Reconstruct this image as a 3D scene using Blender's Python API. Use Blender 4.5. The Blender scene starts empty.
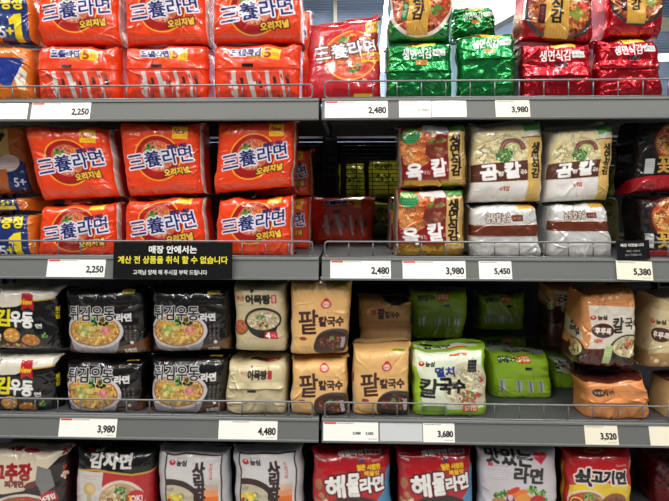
import bpy, math, random
import numpy as np
from mathutils import Vector, Matrix

SC = bpy.context.scene
COL = SC.collection
# ------------------------------------------------------------------ camera model
F = 545.45            # focal length in pixels of the 669-wide frame
S = 0.0022            # metres per pixel on the shelf front plane
D = 1.2               # distance camera - shelf front
HP = 195.0            # horizon row
ZC = 1.42             # eye height
TH = math.radians(1.9)
CX = D * math.tan(TH)
RX, RY = math.cos(TH), math.sin(TH)
FX, FY = -math.sin(TH), math.cos(TH)

def at(px, py, d):
    a = (px - 334.5) / F; b = (HP - py) / F
    t = (D + d) / (FY + a * RY)
    return np.array([CX + t * (FX + a * RX), d, ZC + t * b])

def proj(p):
    dx, dy, dz = p[0] - CX, p[1] + D, p[2] - ZC
    dep = dx * FX + dy * FY
    return 334.5 + F * (dx * RX + dy * RY) / dep, HP - F * dz / dep

def zs(py, d=0.0):
    return float(at(334.5, py, d)[2])

# ------------------------------------------------------------------ object helpers
def link(o, parent=None):
    COL.objects.link(o)
    if parent is not None: o.parent = parent
    return o
def tag(o, label=None, cat=None, group=None, kind=None):
    if label: o['label'] = label
    if cat: o['category'] = cat
    if group: o['group'] = group
    if kind: o['kind'] = kind
    return o
def empty(name, loc, label=None, cat=None, group=None):
    o = bpy.data.objects.new(name, None); o.empty_display_size = 0.02
    o.location = loc; link(o)
    return tag(o, label, cat, group)
def mesh_obj(name, verts, faces, mat, parent=None, origin=(0, 0, 0), smooth=False):
    me = bpy.data.meshes.new(name)
    og = np.array(origin)
    me.from_pydata([tuple(np.array(v) - og) for v in verts], [], faces)
    me.materials.append(mat)
    if smooth: me.polygons.foreach_set('use_smooth', [True] * len(me.polygons))
    me.update()
    o = bpy.data.objects.new(name, me); link(o, parent)
    if parent is None: o.location = origin
    return o

class MB:
    def __init__(s): s.v = []; s.f = []
    def box(s, x0, x1, y0, y1, z0, z1):
        n = len(s.v)
        s.v += [(x, y, z) for z in (z0, z1) for y in (y0, y1) for x in (x0, x1)]
        s.f += [tuple(n + i for i in q) for q in ((0, 2, 3, 1), (4, 5, 7, 6), (0, 1, 5, 4), (2, 6, 7, 3), (0, 4, 6, 2), (1, 3, 7, 5))]
    def prism(s, prof, x0, x1):            # profile in (y,z) extruded along x
        n = len(s.v); k = len(prof)
        s.v += [(x0, y, z) for y, z in prof] + [(x1, y, z) for y, z in prof]
        for i in range(k):
            j = (i + 1) % k
            s.f.append((n + i, n + j, n + k + j, n + k + i))
        s.f.append(tuple(n + i for i in reversed(range(k)))); s.f.append(tuple(n + k + i for i in range(k)))
    def tube(s, pts, r, seg=8):
        n = len(s.v); pts = [np.array(p, float) for p in pts]
        for i, p in enumerate(pts):
            a = pts[max(i - 1, 0)]; b = pts[min(i + 1, len(pts) - 1)]
            t = (b - a) / np.linalg.norm(b - a)
            u = np.cross(t, (0, 1, 0.01)); u /= np.linalg.norm(u); w = np.cross(t, u)
            for k in range(seg):
                q = 2 * math.pi * k / seg
                s.v.append(tuple(p + r * (math.cos(q) * u + math.sin(q) * w)))
        for i in range(len(pts) - 1):
            for k in range(seg):
                a = n + i * seg + k; b = n + i * seg + (k + 1) % seg
                s.f.append((a, b, b + seg, a + seg))
        s.f.append(tuple(n + k for k in reversed(range(seg))))
        s.f.append(tuple(n + (len(pts) - 1) * seg + k for k in range(seg)))
    def build(s, name, mat, parent=None, smooth=False, origin=None):
        if origin is None:
            if parent is not None: origin = tuple(parent.matrix_world.translation) if parent.parent else tuple(parent.location)
            else:
                a = np.array(s.v); origin = ((a[:, 0].min() + a[:, 0].max()) / 2, (a[:, 1].min() + a[:, 1].max()) / 2, a[:, 2].min())
        return mesh_obj(name, s.v, s.f, mat, parent, origin, smooth)

# ------------------------------------------------------------------ materials
def lin(c):
    c = np.asarray(c, float) / 255.0
    return np.where(c <= 0.04045, c / 12.92, ((c + 0.055) / 1.055) ** 2.4)
def mat(name, col, rough=0.5, metal=0.0, noise=0.0, scale=40, bump=0.0, spec=0.5, emit=None):
    m = bpy.data.materials.new(name); m.use_nodes = True
    nt = m.node_tree; b = nt.nodes['Principled BSDF']
    c = lin(col); rgba = (*c, 1)
    b.inputs['Base Color'].default_value = rgba
    b.inputs['Roughness'].default_value = rough; b.inputs['Metallic'].default_value = metal
    b.inputs['Specular IOR Level'].default_value = spec
    if emit:
        b.inputs['Emission Color'].default_value = rgba; b.inputs['Emission Strength'].default_value = emit
    tc = nt.nodes.new('ShaderNodeTexCoord')
    nz = nt.nodes.new('ShaderNodeTexNoise'); nz.inputs['Scale'].default_value = scale; nz.inputs['Detail'].default_value = 4
    nt.links.new(tc.outputs['Object'], nz.inputs['Vector'])
    if noise:
        mx = nt.nodes.new('ShaderNodeMix'); mx.data_type = 'RGBA'
        mx.inputs[6].default_value = (*(c * (1 - noise)), 1); mx.inputs[7].default_value = (*np.minimum(c * (1 + noise), 1), 1)
        nt.links.new(nz.outputs['Fac'], mx.inputs[0]); nt.links.new(mx.outputs[2], b.inputs['Base Color'])
    if bump:
        bp = nt.nodes.new('ShaderNodeBump'); bp.inputs['Strength'].default_value = bump; bp.inputs['Distance'].default_value = 0.001
        nt.links.new(nz.outputs['Fac'], bp.inputs['Height']); nt.links.new(bp.outputs['Normal'], b.inputs['Normal'])
    return m

def film_mat(name, rough, coat, bump=0.25, scale=90):
    m = bpy.data.materials.new(name); m.use_nodes = True
    nt = m.node_tree; b = nt.nodes['Principled BSDF']
    at_ = nt.nodes.new('ShaderNodeAttribute'); at_.attribute_name = 'print'
    nt.links.new(at_.outputs['Color'], b.inputs['Base Color']); nt.links.new(at_.outputs['Alpha'], b.inputs['Metallic'])
    b.inputs['Roughness'].default_value = rough
    b.inputs['Coat IOR'].default_value = 1.6; b.inputs['Coat Weight'].default_value = coat; b.inputs['Coat Roughness'].default_value = 0.05
    tc = nt.nodes.new('ShaderNodeTexCoord')
    nz = nt.nodes.new('ShaderNodeTexNoise'); nz.inputs['Scale'].default_value = scale; nz.inputs['Detail'].default_value = 3; nz.inputs['Distortion'].default_value = 0.6
    bp = nt.nodes.new('ShaderNodeBump'); bp.inputs['Strength'].default_value = bump; bp.inputs['Distance'].default_value = 0.002
    nt.links.new(tc.outputs['Object'], nz.inputs['Vector']); nt.links.new(nz.outputs['Fac'], bp.inputs['Height'])
    nt.links.new(bp.outputs['Normal'], b.inputs['Normal']); nt.links.new(bp.outputs['Normal'], b.inputs['Coat Normal'])
    return m
FILM = film_mat('printed_film', 0.27, 0.6, 0.38, 60)
FOIL = film_mat('printed_foil', 0.25, 0.4, 0.35, 50)
MATTE = film_mat('printed_matte_film', 0.40, 0.35, 0.4, 50)

# ------------------------------------------------------------------ text as triangles
_tc = {}
def text_tris(body, ls=1.0):
    key = (body, ls)
    if key in _tc: return _tc[key]
    c = bpy.data.curves.new('t', 'FONT'); c.body = body; c.resolution_u = 3; c.align_x = 'CENTER'; c.space_line = ls
    o = bpy.data.objects.new('t', c); COL.objects.link(o)
    dg = bpy.context.evaluated_depsgraph_get(); dg.update()
    ev = o.evaluated_get(dg); me = ev.to_mesh(); me.calc_loop_triangles()
    v = np.array([x.co[:2] for x in me.vertices]).reshape(-1, 2)
    t = np.array([x.vertices[:] for x in me.loop_triangles]).reshape(-1, 3)
    ev.to_mesh_clear(); bpy.data.objects.remove(o); bpy.data.curves.remove(c)
    mn, mx = v.min(0), v.max(0)
    v = (v - mn) / np.maximum(mx - mn, 1e-6) - 0.5     # -0.5..0.5, y up
    _tc[key] = (v, t)
    return v, t

def text_obj(name, body, mat_, parent, frame, cx, cy, w, h, bold=0.0, off=0.0004, ls=1.0):
    """flat lettering mesh on a frame (origin, xaxis, yaxis, normal) relative to parent"""
    v, t = text_tris(body, ls)
    o, xa, ya, nn = frame
    vv = []; ff = []
    sh = [(0, 0)] if not bold else [(0, 0), (bold, 0), (-bold, 0), (0, bold), (0, -bold), (bold * .7, bold * .7), (-bold * .7, -bold * .7), (bold * .7, -bold * .7), (-bold * .7, bold * .7)]
    for k, (dx, dy) in enumerate(sh):
        n = len(vv)
        for a, b in v:
            vv.append(tuple(o + xa * (cx + a * w + dx) + ya * (cy + b * h + dy) + nn * (off + k * 0.00001)))
        ff += [tuple(int(n + i) for i in q) for q in t]
    return mesh_obj(name, vv, ff, mat_, parent, tuple(parent.location) if parent else (0, 0, 0))

# ------------------------------------------------------------------ printed artwork, drawn as flat ink
K = 4
class Art:
    def __init__(s, W, H, base, metal=0.0, M=34, seed=0):
        s.W, s.H, s.M = W, H, M
        s.h = int((H + 2 * M) * K); s.w = int((W + 2 * M) * K)
        s.c = np.zeros((s.h, s.w, 4)); s.c[..., :3] = base; s.c[..., 3] = metal
        s.rs = np.random.RandomState(seed + 7)
        yy, xx = np.mgrid[0:s.h, 0:s.w]
        s.X = (xx + 0.5) / K - M; s.Y = (yy + 0.5) / K - M
    def put(s, m, col, metal=None, al=1.0):
        s.c[m, :3] = s.c[m, :3] * (1 - al) + np.array(col, float) * al
        if metal is not None: s.c[m, 3] = metal
    def rect(s, x0, y0, x1, y1, col, metal=None, rot=0, al=1.0):
        cx, cy = (x0 + x1) / 2, (y0 + y1) / 2; r = math.radians(rot); c, n = math.cos(r), math.sin(r)
        u = (s.X - cx) * c + (s.Y - cy) * n; v = -(s.X - cx) * n + (s.Y - cy) * c
        s.put((abs(u) <= (x1 - x0) / 2) & (abs(v) <= (y1 - y0) / 2), col, metal, al)
    def ell(s, cx, cy, rx, ry, col, metal=None, rot=0, inner=0.0, al=1.0, y0=-999, y1=999):
        r = math.radians(rot); c, n = math.cos(r), math.sin(r)
        u = ((s.X - cx) * c + (s.Y - cy) * n) / rx; v = (-(s.X - cx) * n + (s.Y - cy) * c) / ry
        q = u * u + v * v
        s.put((q <= 1) & (q >= inner * inner) & (s.Y > y0) & (s.Y < y1), col, metal, al)
    def poly(s, pts, col, metal=None, al=1.0):
        m = np.zeros(s.X.shape, bool); n = len(pts)
        for i in range(n):
            x1, y1 = pts[i]; x2, y2 = pts[(i + 1) % n]
            if y1 == y2: continue
            cond = ((s.Y < y1) != (s.Y < y2)) & (s.X < (x2 - x1) * (s.Y - y1) / (y2 - y1) + x1)
            m ^= cond
        s.put(m, col, metal, al)
    def mask_text(s, body, x0, y0, x1, y1, rot=0, shear=0, ls=1.0):
        v, t = text_tris(body, ls)
        r = math.radians(rot); c, n = math.cos(r), math.sin(r)
        a = v[:, 0] * (x1 - x0) + v[:, 1] * shear * (y1 - y0); b = -v[:, 1] * (y1 - y0)
        X = ((x0 + x1) / 2 + a * c - b * n + s.M) * K; Y = ((y0 + y1) / 2 + a * n + b * c + s.M) * K
        m = np.zeros((s.h, s.w), bool)
        for q in t:
            tx, ty = X[q], Y[q]
            ax, bx = int(max(0, tx.min())), int(min(s.w, tx.max() + 2)); ay, by = int(max(0, ty.min())), int(min(s.h, ty.max() + 2))
            if ax >= bx or ay >= by: continue
            px = np.arange(ax, bx)[None, :] + 0.5; py = np.arange(ay, by)[:, None] + 0.5
            e0 = (tx[1] - tx[0]) * (py - ty[0]) - (ty[1] - ty[0]) * (px - tx[0])
            e1 = (tx[2] - tx[1]) * (py - ty[1]) - (ty[2] - ty[1]) * (px - tx[1])
            e2 = (tx[0] - tx[2]) * (py - ty[2]) - (ty[0] - ty[2]) * (px - tx[2])
            m[ay:by, ax:bx] |= ((e0 >= -.2) & (e1 >= -.2) & (e2 >= -.2)) | ((e0 <= .2) & (e1 <= .2) & (e2 <= .2))
        return m
    @staticmethod
    def grow(m, r):
        R = int(math.ceil(r * K)); rr = r * K; o = m.copy()
        ys, xs = np.where(m)
        if not len(ys): return o
        a, b, c, d = max(0, ys.min() - R - 1), ys.max() + R + 2, max(0, xs.min() - R - 1), xs.max() + R + 2
        sub = m[a:b, c:d]; out = sub.copy(); H, W = sub.shape
        for dy in range(-R, R + 1):
            for dx in range(-R, R + 1):
                if dx * dx + dy * dy <= rr * rr + .3 and (dx or dy):
                    out[max(0, dy):H + min(0, dy), max(0, dx):W + min(0, dx)] |= sub[max(0, -dy):H + min(0, -dy), max(0, -dx):W + min(0, -dx)]
        o[a:b, c:d] = out
        return o
    def text(s, body, x0, y0, x1, y1, col, bold=0.35, out=None, ow=0.8, rot=0, shear=0, ls=1.0, metal=None):
        m = s.mask_text(body, x0, y0, x1, y1, rot, shear, ls)
        if bold: m = s.grow(m, bold)
        if out is not None: s.put(s.grow(m, ow), out, 0.0 if metal is None else metal)
        s.put(m, col, metal)
    def lines(s, x0, y0, x1, y1, n, col, al=.6):
        """rows of unreadably small print"""
        for i in range(n):
            y = y0 + (y1 - y0) * (i + .5) / n; x = x0
            while x < x1:
                w = s.rs.uniform(.5, 1.6); s.rect(x, y - .28, min(x + w, x1), y + .28, col, al=al); x += w + .5
    def noodles(s, cx, cy, rx, ry, cols, n=160, L=10, th=0.5, amp=1.3):
        n = int(n * .75)
        for i in range(n):
            a = s.rs.uniform(0, 2 * math.pi); q = math.sqrt(s.rs.uniform(0, .9))
            x, y = cx + rx * q * math.cos(a), cy + ry * q * math.sin(a); d = s.rs.uniform(0, math.pi)
            t = np.linspace(0, L, int(L * K * 1.5)); w = s.rs.uniform(1, 2.2)
            px = x + np.cos(d) * t * .8 - np.sin(d) * amp * np.sin(t * w); py = y + np.sin(d) * t * .5 + np.cos(d) * amp * np.sin(t * w)
            ok = ((px - cx) / rx) ** 2 + ((py - cy) / ry) ** 2 < .98
            px, py = px[ok], py[ok]; c = np.array(cols[s.rs.randint(len(cols))]) * s.rs.uniform(.62, 1.15)
            R = max(1, int(round(th * K)))
            for ox in range(-R + 1, R):
                for oy in range(-R + 1, R):
                    ix = ((px + s.M) * K + ox).astype(int); iy = ((py + s.M) * K + oy).astype(int)
                    k = (ix >= 0) & (ix < s.w) & (iy >= 0) & (iy < s.h)
                    s.c[iy[k], ix[k], :3] = np.clip(c, 0, 255)
    def blobs(s, cx, cy, rx, ry, cols, n=12, r=1.6):
        for i in range(n):
            a = s.rs.uniform(0, 2 * math.pi); q = math.sqrt(s.rs.uniform(0, 1))
            s.ell(cx + rx * q * math.cos(a), cy + ry * q * math.sin(a), r * s.rs.uniform(.6, 1.3), r * s.rs.uniform(.4, 1), np.array(cols[s.rs.randint(len(cols))]) * s.rs.uniform(.85, 1.1), rot=s.rs.uniform(0, 180))
    def bowl(s, cx, cy, rx, ry, rim, broth, nood, tops=(), body=None, n=140, depth=1.0):
        if body is not None: s.ell(cx, cy + ry * .45 * depth, rx * .86, ry * 1.25 * depth, body, 0)
        s.ell(cx, cy, rx, ry, rim, 0); s.ell(cx, cy, rx * .88, ry * .86, broth, 0)
        s.noodles(cx, cy, rx * .84, ry * .8, nood, n=n, L=rx * .35)
        for (dx, dy, r, cols) in tops: s.blobs(cx + dx * rx, cy + dy * ry, r, r * .7, cols, n=int(8 + r * 2.5), r=max(.7, r * .28))
    def done(s):
        c = s.c
        b = (c + np.roll(c, 1, 0) + np.roll(c, -1, 0) + np.roll(c, 1, 1) + np.roll(c, -1, 1)) / 5
        s.c = b; s.X = s.Y = None
        return s
    def sample(s, u, v):
        x = np.clip((u + s.M) * K - .5, 0, s.w - 1.01); y = np.clip((v + s.M) * K - .5, 0, s.h - 1.01)
        ix, iy = x.astype(int), y.astype(int); fx, fy = (x - ix)[..., None], (y - iy)[..., None]
        c = s.c
        r = (c[iy, ix] * (1 - fx) + c[iy, ix + 1] * fx) * (1 - fy) + (c[iy + 1, ix] * (1 - fx) + c[iy + 1, ix + 1] * fx) * fy
        o = np.empty_like(r); o[..., :3] = lin(np.clip(r[..., :3], 0, 255)); o[..., 3] = np.clip(r[..., 3], 0, 1)
        return o

# ------------------------------------------------------------------ film bags
def vnoise(U, V, sc, rs):
    x = U / sc + 50.3; y = V / sc + 50.7
    L = rs.uniform(-1, 1, (131, 131))
    ix = np.floor(x).astype(int); iy = np.floor(y).astype(int); fx = x - ix; fy = y - iy
    fx = fx * fx * (3 - 2 * fx); fy = fy * fy * (3 - 2 * fy); ix %= 130; iy %= 130
    return (L[iy, ix] * (1 - fx) + L[iy, ix + 1] * fx) * (1 - fy) + (L[iy + 1, ix] * (1 - fx) + L[iy + 1, ix + 1] * fx) * fy

def grid_mesh(name, P, C, mat_, parent, wrap=False, org=(0, 0, 0)):
    """P (N,M,3) grid, C (N,M,4) colours"""
    N, M = P.shape[:2]
    idx = np.arange(N * M).reshape(N, M)
    if wrap: a = idx; b = np.roll(idx, -1, 1)
    else: a = idx[:, :-1]; b = idx[:, 1:]
    q = np.stack([a[:-1], b[:-1], b[1:], a[1:]], -1).reshape(-1, 4)
    me = bpy.data.meshes.new(name)
    me.vertices.add(N * M); me.vertices.foreach_set('co', (P.reshape(-1, 3) - np.array(org)).astype(np.float32).ravel())
    me.loops.add(q.size); me.loops.foreach_set('vertex_index', q.ravel().astype(np.int32))
    me.polygons.add(len(q)); me.polygons.foreach_set('loop_start', (np.arange(len(q)) * 4).astype(np.int32))
    me.polygons.foreach_set('loop_total', np.full(len(q), 4, np.int32))
    me.polygons.foreach_set('use_smooth', np.ones(len(q), bool))
    me.update(calc_edges=True)
    ca = me.color_attributes.new('print', 'FLOAT_COLOR', 'POINT')
    ca.data.foreach_set('color', C.reshape(-1, 4).astype(np.float32).ravel())
    me.materials.append(mat_)
    o = bpy.data.objects.new(name, me); link(o, parent)
    return o

def arc(h_ext, coarse, pts, step, step2):
    """resample open curve pts (n,2) with cumulative length s centred on the middle; fine step for |s|<h_ext"""
    d = np.r_[0, np.cumsum(np.hypot(*np.diff(pts, axis=0).T))]
    s = d - d[-1] / 2; L = s[-1]
    fine = min(h_ext, L)
    t = np.linspace(-fine, fine, max(8, int(2 * fine / step)))
    if L - fine > step2 * .5:
        k = max(2, int((L - fine) / step2) + 1); e = np.linspace(fine, L, k + 1)[1:]
        t = np.r_[-e[::-1], t, e]
    return t, np.interp(t, s, pts[:, 0]), np.interp(t, s, pts[:, 1])

def bag(quad, d, T, art, label, group, mat_=None, seed=0, shelf=None, npow=5.6, mpow=5.2, ear=0.02, rc=0.0, amp=1.0, crease=22, camp=1.0, facet=0.0,
        step=1.02, voff=0.0, ox=None, lobes=0, lobe_y=None, lobe_a=3.0, top_seal=7, seal_dir=(1.0, 0.08), seal_col=None, patches=(), dtop=None, name='noodle_multipack', cat='noodle pack', ext=26, wave=1.5, vsc=1.0):
    mat_ = mat_ or FILM
    rs = np.random.RandomState(seed * 13 + 5)
    dT = d if dtop is None else dtop
    TL, TR, BR, BL = quad
    c = []
    for q in (TL, TR):
        p = at(q[0], q[1], dT + .20 * T)
        if q[1] > HP: p[2] = at(q[0], q[1], dT + T / 2 * .8)[2]   # seen from above, the far seam is the outline
        c.append(p)
    c += [None, None]
    for i, q in ((2, BR), (3, BL)):
        if q[1] is None:
            p = at(q[0], HP, d + .20 * T); p[2] = zs(shelf) - .006  # stands on the deck, foot pressed flat
            # keep the column under the requested pixel
            c[i] = p
        else: c[i] = at(q[0], q[1], d + (.20 * T if q[1] < HP else .03 * T))
    c = np.array(c)
    Wm = (np.linalg.norm(c[1] - c[0]) + np.linalg.norm(c[2] - c[3])) / 2
    Hm = (np.linalg.norm(c[3] - c[0]) + np.linalg.norm(c[2] - c[1])) / 2
    cen = c.mean(0)
    # plan loop, split at the back
    th = np.linspace(-math.pi, math.pi, 1441)
    sg = lambda v, e: np.sign(v) * np.abs(v) ** e
    p = sg(np.sin(th), 2 / mpow); q = -sg(np.cos(th), 2 / mpow)
    s_, pp, qq = arc(Wm / 2 + ext / 1000, None, np.c_[p * Wm / 2, q * T / 2], step / 1000, 0.012)
    pp = pp / (Wm / 2); qq = qq / (T / 2); s_, pp, qq = s_[:-1], pp[:-1], qq[:-1]
    ph = np.linspace(-math.pi / 2, math.pi / 2, 721)
    r = sg(np.sin(ph), 2 / npow); w = sg(np.cos(ph), 2 / npow)
    t_, rr, ww = arc(9, None, np.c_[r * Hm / 2, w * T / 2], step / 1000, 1)
    rr = rr / (Hm / 2); ww = np.maximum(ww / (T / 2), 0.0)
    t_ = t_[::-1]; rr = rr[::-1]; ww = ww[::-1]           # top row first
    U = np.broadcast_to(s_[None], (len(t_), len(s_))); V = np.broadcast_to(-t_[:, None], U.shape)
    PP, RR = np.broadcast_to(pp[None], U.shape), np.broadcast_to(rr[:, None], U.shape)
    QQ, WW = np.broadcast_to(qq[None], U.shape), np.broadcast_to(ww[:, None], U.shape)
    lat = 1 + ear * (1 - WW) ** 1.5 - rc * np.abs(RR) ** 8
    # gentle waviness of the outline
    wob = wave * 0.0020 * vnoise(V * 1000 + 0 * U, 0 * U, 28, rs)
    A = (1 + PP * lat) / 2; B = (1 + RR) / 2
    X = (c[3, 0] * (1 - A) + c[2, 0] * A) * (1 - B) + (c[0, 0] * (1 - A) + c[1, 0] * A) * B + wob
    Z = (c[3, 2] * (1 - A) + c[2, 2] * A) * (1 - B) + (c[0, 2] * (1 - A) + c[1, 2] * A) * B
    Z = Z + wave * 0.0028 * vnoise(U * 1000, V * 0 + 9, 34, rs) * np.clip(RR, 0, 1) ** 4
    Yf = d * (1 - B) + dT * B
    Y = Yf + T / 2 + QQ * WW * T / 2
    P = np.stack([X, Y, Z], -1)
    dU = np.roll(P, -1, 1) - np.roll(P, 1, 1); dV = np.gradient(P, axis=0)
    Nn = np.cross(dV, dU); Nn /= np.maximum(np.linalg.norm(Nn, axis=-1, keepdims=True), 1e-9)
    if (Nn[len(t_) // 2, np.argmin(abs(s_))][1]) > 0: Nn = -Nn
    Um, Vm = U * 1000, V * 1000
    seam = np.minimum(1, WW * 3.0)
    h = amp * (1.7 * vnoise(Um, Vm, 34, rs) + 0.6 * vnoise(Um, Vm, 13, rs))
    R_ = rs
    Hh, Wh = Hm * 500, Wm * 500
    for i in range(crease):
        e = R_.randint(4)
        if e == 0: x0, y0 = R_.uniform(-Wh, Wh), -Hh * R_.uniform(.8, 1.15); an = R_.uniform(.25, .75) * math.pi
        elif e == 1: x0, y0 = R_.uniform(-Wh, Wh), Hh * R_.uniform(.8, 1.1); an = -R_.uniform(.25, .75) * math.pi
        elif e == 2: x0, y0 = -Wh * R_.uniform(.8, 1.1), R_.uniform(-Hh, Hh); an = R_.uniform(-.3, .3) * math.pi
        else: x0, y0 = Wh * R_.uniform(.8, 1.1), R_.uniform(-Hh, Hh); an = math.pi + R_.uniform(-.3, .3) * math.pi
        L = R_.uniform(14, 70); dx, dy = math.cos(an), math.sin(an)
        a_ = (Um - x0) * dx + (Vm - y0) * dy; b_ = -(Um - x0) * dy + (Vm - y0) * dx + 1.2 * np.sin(a_ * .15 + i)
        wd = R_.uniform(1.0, 3.2) * (1 + np.clip(a_, 0, L) / L * .6)
        tp = np.clip(1 - np.abs(a_ / L - .35) / .65, 0, 1)
        h = h + camp * 1.45 * R_.uniform(.4, 1.6) * R_.choice([-1, 1, 1]) * tp * np.exp(-np.abs(b_ / wd) ** 1.4)
    if facet:
        n = 46; fx = R_.uniform(-Wh * 1.2, Wh * 1.2, n); fy = R_.uniform(-Hh * 1.2, Hh * 1.2, n)
        ds = np.full(U.shape, 1e9); d2 = np.full(U.shape, 1e9)
        for i in range(n):
            q_ = np.hypot(Um - fx[i], (Vm - fy[i]) * R_.uniform(.7, 1.3)); nw = q_ < ds
            d2 = np.where(nw, ds, np.minimum(d2, q_)); ds = np.where(nw, q_, ds)
        h = h + facet * (np.minimum(ds, 16) * .16 - np.clip(d2 - ds, 0, 5) * .22)
    if lobes:
        y0 = -1e9 if lobe_y is None else (lobe_y - art.H / 2) * (Hm * 1000 / art.H)
        k = np.clip((Vm - y0) / 6, 0, 1) * np.clip(1.2 - np.abs(PP), 0, 1)
        h = h + lobe_a * k * (np.abs(np.cos((Um / (Wm * 1000) + .5) * math.pi * lobes)) ** .6 * -1 + .6)
    front = np.clip(-Nn[..., 1], 0, 1) ** .7
    h = h * (.30 + .70 * front) - 1.1 * (1 - front) - 1.5 * np.abs(Nn[..., 0]) ** 2
    P = P + Nn * (h * seam / 1000)[..., None]
    if shelf is not None:
        P[..., 2] = np.maximum(P[..., 2], zs(shelf) + 0.0008)
    pc = proj((cen[0], (d + dT) / 2, (c[0, 2] + c[1, 2] + c[2, 2] + c[3, 2]) / 4)); qw = ((TR[0] - TL[0]) + (BR[0] - BL[0])) / 2
    kx = art.W / Wm; ky = kx * vsc
    uo = art.W / 2
    if ox is not None: kx = qw / Wm; ky = kx * vsc; uo = (TL[0] + TR[0] + BR[0] + BL[0]) / 4 - ox
    UU = U * kx + uo; VV = V * ky + (pc[1] - (TL[1] + TR[1]) / 2) * (art.W / qw if ox is None else 1) * vsc + voff
    C = art.sample(UU, VV)
    base = (cen[0], d + T / 2, float(P[..., 2].min()))
    root = empty(name, base, label, cat, group)
    grid_mesh('film_wrapper', P, C, mat_, root, True, base)
    # crimped end seal standing on the top seam
    if top_seal:
        sel = np.where((np.abs(pp) <= 1.001) & (qq < 0.2))[0]
        sel = sel[(np.abs(U[0, sel]) * 1000 < Wh * 1.0)]
        base_l = P[0, sel].copy(); n = len(sel)
        rows = 7; G = np.zeros((rows * 2, n, 3)); GC = np.zeros((rows * 2, n, 4))
        sx = Um[0, sel]; dn, up = seal_dir
        lean = vnoise(sx, sx * 0, 40, rs); hh = top_seal * (1 + .12 * vnoise(sx, sx * 0 + 5, 25, rs))
        for k in range(rows):
            f = k / (rows - 1)
            off = f * hh / 1000
            for side in (0, 1):
                row = k if side == 0 else rows * 2 - 1 - k
                y = off * (dn + .35 * lean * f) + (0.0005 * math.sin(0) + 0.00035 * np.sin(sx * 2.6)) + (-.0003 if side == 0 else .0003)
                G[row] = base_l + np.stack([0 * sx, y, off * up + 0 * sx], -1)
                GC[row] = art.sample(sx * kx + art.W / 2, VV[0, sel] * 0 + VV[0, 0] - f * 2) if seal_col is None else np.r_[lin(seal_col), .2]
        grid_mesh('end_seal', G, GC, mat_, root, False, base)
    for (nm, u0, v0, u1, v1, off, a2, lab) in patches:
        ci = np.where((UU[0] >= u0) & (UU[0] <= u1))[0]; ri = np.where((VV[:, 0] >= v0) & (VV[:, 0] <= v1))[0]
        if len(ci) < 3 or len(ri) < 3: continue
        sub = P[np.ix_(ri, ci)].copy(); nn = Nn[np.ix_(ri, ci)]
        fu = np.linspace(0, 1, len(ci))[None]; fv = np.linspace(0, 1, len(ri))[:, None]
        edge = np.minimum(np.minimum(fu, 1 - fu) * len(ci), np.minimum(fv, 1 - fv) * len(ri))
        if nm == 'seam_flap': lift = off * np.clip(fv * 1.0, .1, 1) * np.clip(edge, 0, 1) * (1 + .35 * np.sin(fu * 19 + seed))
        else: lift = off * np.clip(edge, 0, 1) + 0 * fu
        sub = sub + nn * (lift / 1000)[..., None]
        if shelf is not None: sub[..., 2] = np.maximum(sub[..., 2], zs(shelf) + .0006)
        cc = C[np.ix_(ri, ci)] if a2 is None else a2.sample(UU[np.ix_(ri, ci)], VV[np.ix_(ri, ci)])
        o = grid_mesh(nm, sub, cc, mat_, root, False, base)
        if lab: o['label'] = lab
    return root
# ------------------------------------------------------------------ the printed packs
RO = (230, 64, 22); NAVY = (30, 32, 92); GOLD = (222, 168, 62); WH = (238, 236, 232)
ND = [(226, 190, 120), (205, 160, 90), (238, 205, 150), (190, 140, 75)]
RED_ND = [(214, 120, 60), (190, 90, 45), (230, 150, 90), (160, 60, 35)]
GRN = [(70, 130, 50), (40, 100, 40), (130, 170, 80)]
MEAT = [(150, 85, 60), (120, 60, 45), (175, 110, 85)]
REDS = [(200, 40, 30), (225, 80, 45), (170, 30, 25)]

def a_ramen_front():
    a = Art(89, 72, RO)
    a.rect(90.5, -40, 101, 110, (196, 194, 192)); a.rect(92, 6, 100, 9, (120, 118, 116)); a.rect(101, -40, 140, 120, (215, 48, 26))
    for y in (12, 26, 44): a.poly([(90.5, y), (101, y + 7), (101, y + 10), (90.5, y + 4)], (232, 230, 228))
    a.ell(43, 38, 25, 25, (238, 168, 40), inner=.945); a.ell(43, 38, 23.4, 23.4, (160, 22, 20)); a.ell(43, 36, 17.5, 17, (198, 92, 60))
    a.noodles(43, 36, 17, 16.5, [(222, 150, 110), (200, 110, 80), (232, 175, 135), (170, 60, 45)], n=150, L=8)
    a.blobs(35, 27, 4.5, 5, GRN, 16, 2); a.blobs(50, 27, 7, 4, [(225, 120, 60), (235, 150, 80)], 14, 2)
    a.blobs(41, 48, 8, 4, [(225, 150, 130), (210, 120, 100)], 12, 2.4)
    a.text('三養라면', 10, 29.5, 80, 46.5, NAVY, .42, (222, 220, 236), 1.5, rot=-8)
    a.text('오리지널', 49, 49, 76, 56.5, (236, 182, 60), .5, (70, 30, 25), 1.1, rot=-8)
    a.text('SINCE 1963', 54, 23.5, 74, 27.5, NAVY, .35, rot=-8)
    a.rect(60, 3, 76, 17.5, (248, 196, 30), rot=2); a.text('New', 62, 5.5, 74, 12, (190, 40, 25), .3, shear=.4); a.lines(62, 13, 74, 16, 1, (190, 60, 30))
    a.text('Samyang', 5, 9, 22, 13.5, (205, 140, 50), .15); a.lines(62, 63, 83, 67.5, 2, (244, 150, 120))
    return a.done()
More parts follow.
